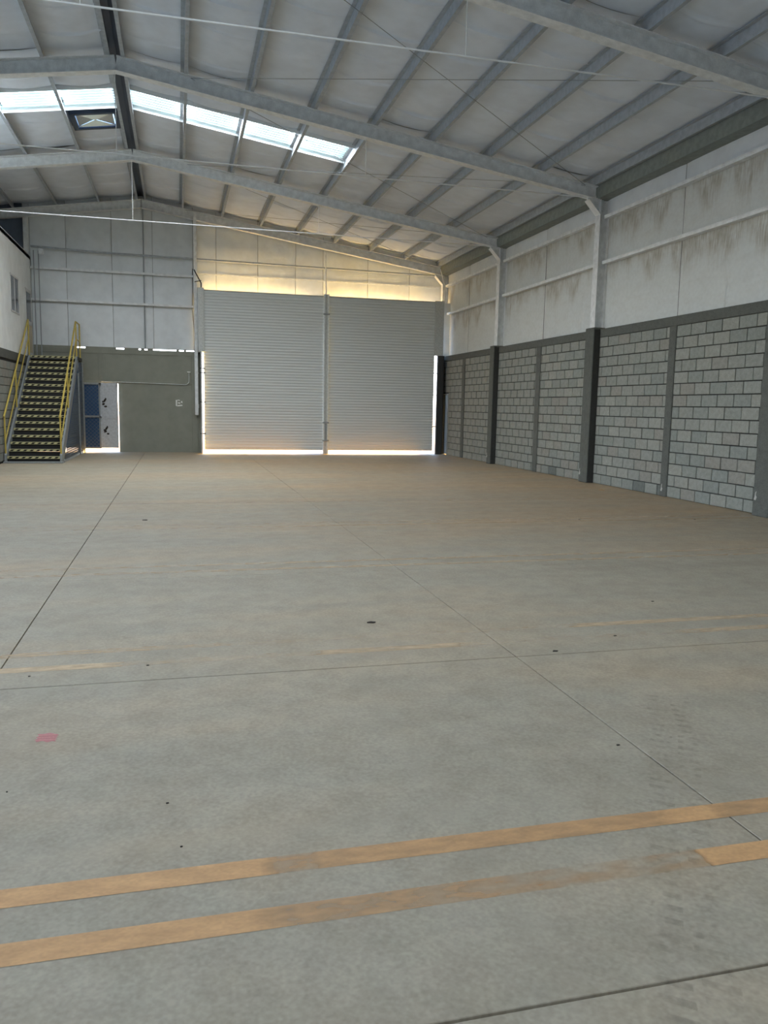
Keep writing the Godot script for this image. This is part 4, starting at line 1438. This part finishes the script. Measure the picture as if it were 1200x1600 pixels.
	for i in 256:
		for j in 1024:
			var u := i / 255.0 - 0.5
			var lug := fposmod(j / 27.0 + absf(u) * 1.6 * signf(u + 0.001) + (0.5 if u > 0.0 else 0.0), 1.0)
			var on := 1.0 if lug < 0.42 and absf(u) > 0.05 and absf(u) < 0.42 + 0.05 * tn.get_noise_1d(j) else 0.0
			var a := clampf(0.35 + 1.5 * tn.get_noise_2d(i, j), 0.0, 1.0) * on * 0.17
			ti.set_pixel(i, j, Color(0.20, 0.20, 0.19, a))
	var tm := StandardMaterial3D.new()
	tm.resource_name = "rubber_print"
	tm.albedo_texture = ImageTexture.create_from_image(ti)
	tm.transparency = BaseMaterial3D.TRANSPARENCY_ALPHA
	tm.roughness = 0.7
	var ts := mb()
	var path := [Vector3(1.20, 0.0009, -1.45), Vector3(1.38, 0.0009, -1.80), Vector3(1.58, 0.0009, -2.10), Vector3(1.95, 0.0009, -2.70), Vector3(2.25, 0.0009, -3.15), Vector3(2.50, 0.0009, -3.6)]
	var dist := 0.0
	for k in path.size() - 1:
		var a: Vector3 = path[k]
		var b: Vector3 = path[k + 1]
		var sa := Vector3(0.13, 0, 0.03)
		var nd := dist + a.distance_to(b)
		face(ts, [a - sa, a + sa, b + sa, b - sa], Vector3.UP, [Vector2(0, dist / 2.6), Vector2(1, dist / 2.6), Vector2(1, nd / 2.6), Vector2(0, nd / 2.6)])
		dist = nd
	tag(obj("tyre_print", ts, tm), "dark chevron tyre print crossing the bold stripes on the floor", "tyre print")
	# litter
	var bits := [
		[-0.19, -4.64, 0.016, "dark", "black pebble near the patchy tan stripe"], [-0.81, -4.57, 0.012, "dark", "small dark crumb beside the long floor joint"],
		[1.91, -3.08, 0.014, "dark", "dark chip of grit beside the tyre print"], [1.29, -5.30, 0.045, "dark", "curled dark leaf scrap beyond the patchy stripe"],
		[2.27, -4.44, 0.03, "dark", "broken dark crumbs on the first cross joint"], [2.83, -4.68, 0.02, "dark", "brown crumb between the broken tan stripes"],
		[5.38, -9.98, 0.03, "dark", "dark scrap on the pale tan stripe"], [7.07, -9.78, 0.03, "dark", "dark scrap in front of the block wall"],
		[7.83, -13.71, 0.09, "tan", "tan cardboard scrap at the foot of the block wall"], [3.65, -5.51, 0.02, "dark", "dark crumb past the broken tan stripe"],
		[-0.43, -10.61, 0.05, "dark", "dark leaf scrap far down the long floor joint"], [-0.01, -2.64, 0.008, "dark", "tiny dark crumb behind the bold stripe"],
		[-0.06, -2.96, 0.010, "dark", "tiny dark crumb on bare concrete past the bold stripes"], [-0.66, -3.18, 0.006, "dark", "tiny speck short of the pink chalk mark"]]
	for b in bits:
		var s := mb()
		var r: float = b[2] * 0.55
		var ring := []
		for k in 7:
			var a := TAU * k / 7.0 + r * 50.0
			ring.append(Vector2(cos(a) * r, sin(a) * r * 0.55) * (1.0 + 0.3 * sin(k * 3.1 + r * 90.0)))
		prism(s, ring, Vector3(b[0], 0.0, b[1]), Vector3.RIGHT, Vector3(0, 0, 1), Vector3(0, maxf(0.004, r * 0.35), 0))
		tag(obj("debris_scrap", s, M.debris_dark if b[3] == "dark" else M.debris_tan), b[4], "debris", "litter on the floor")
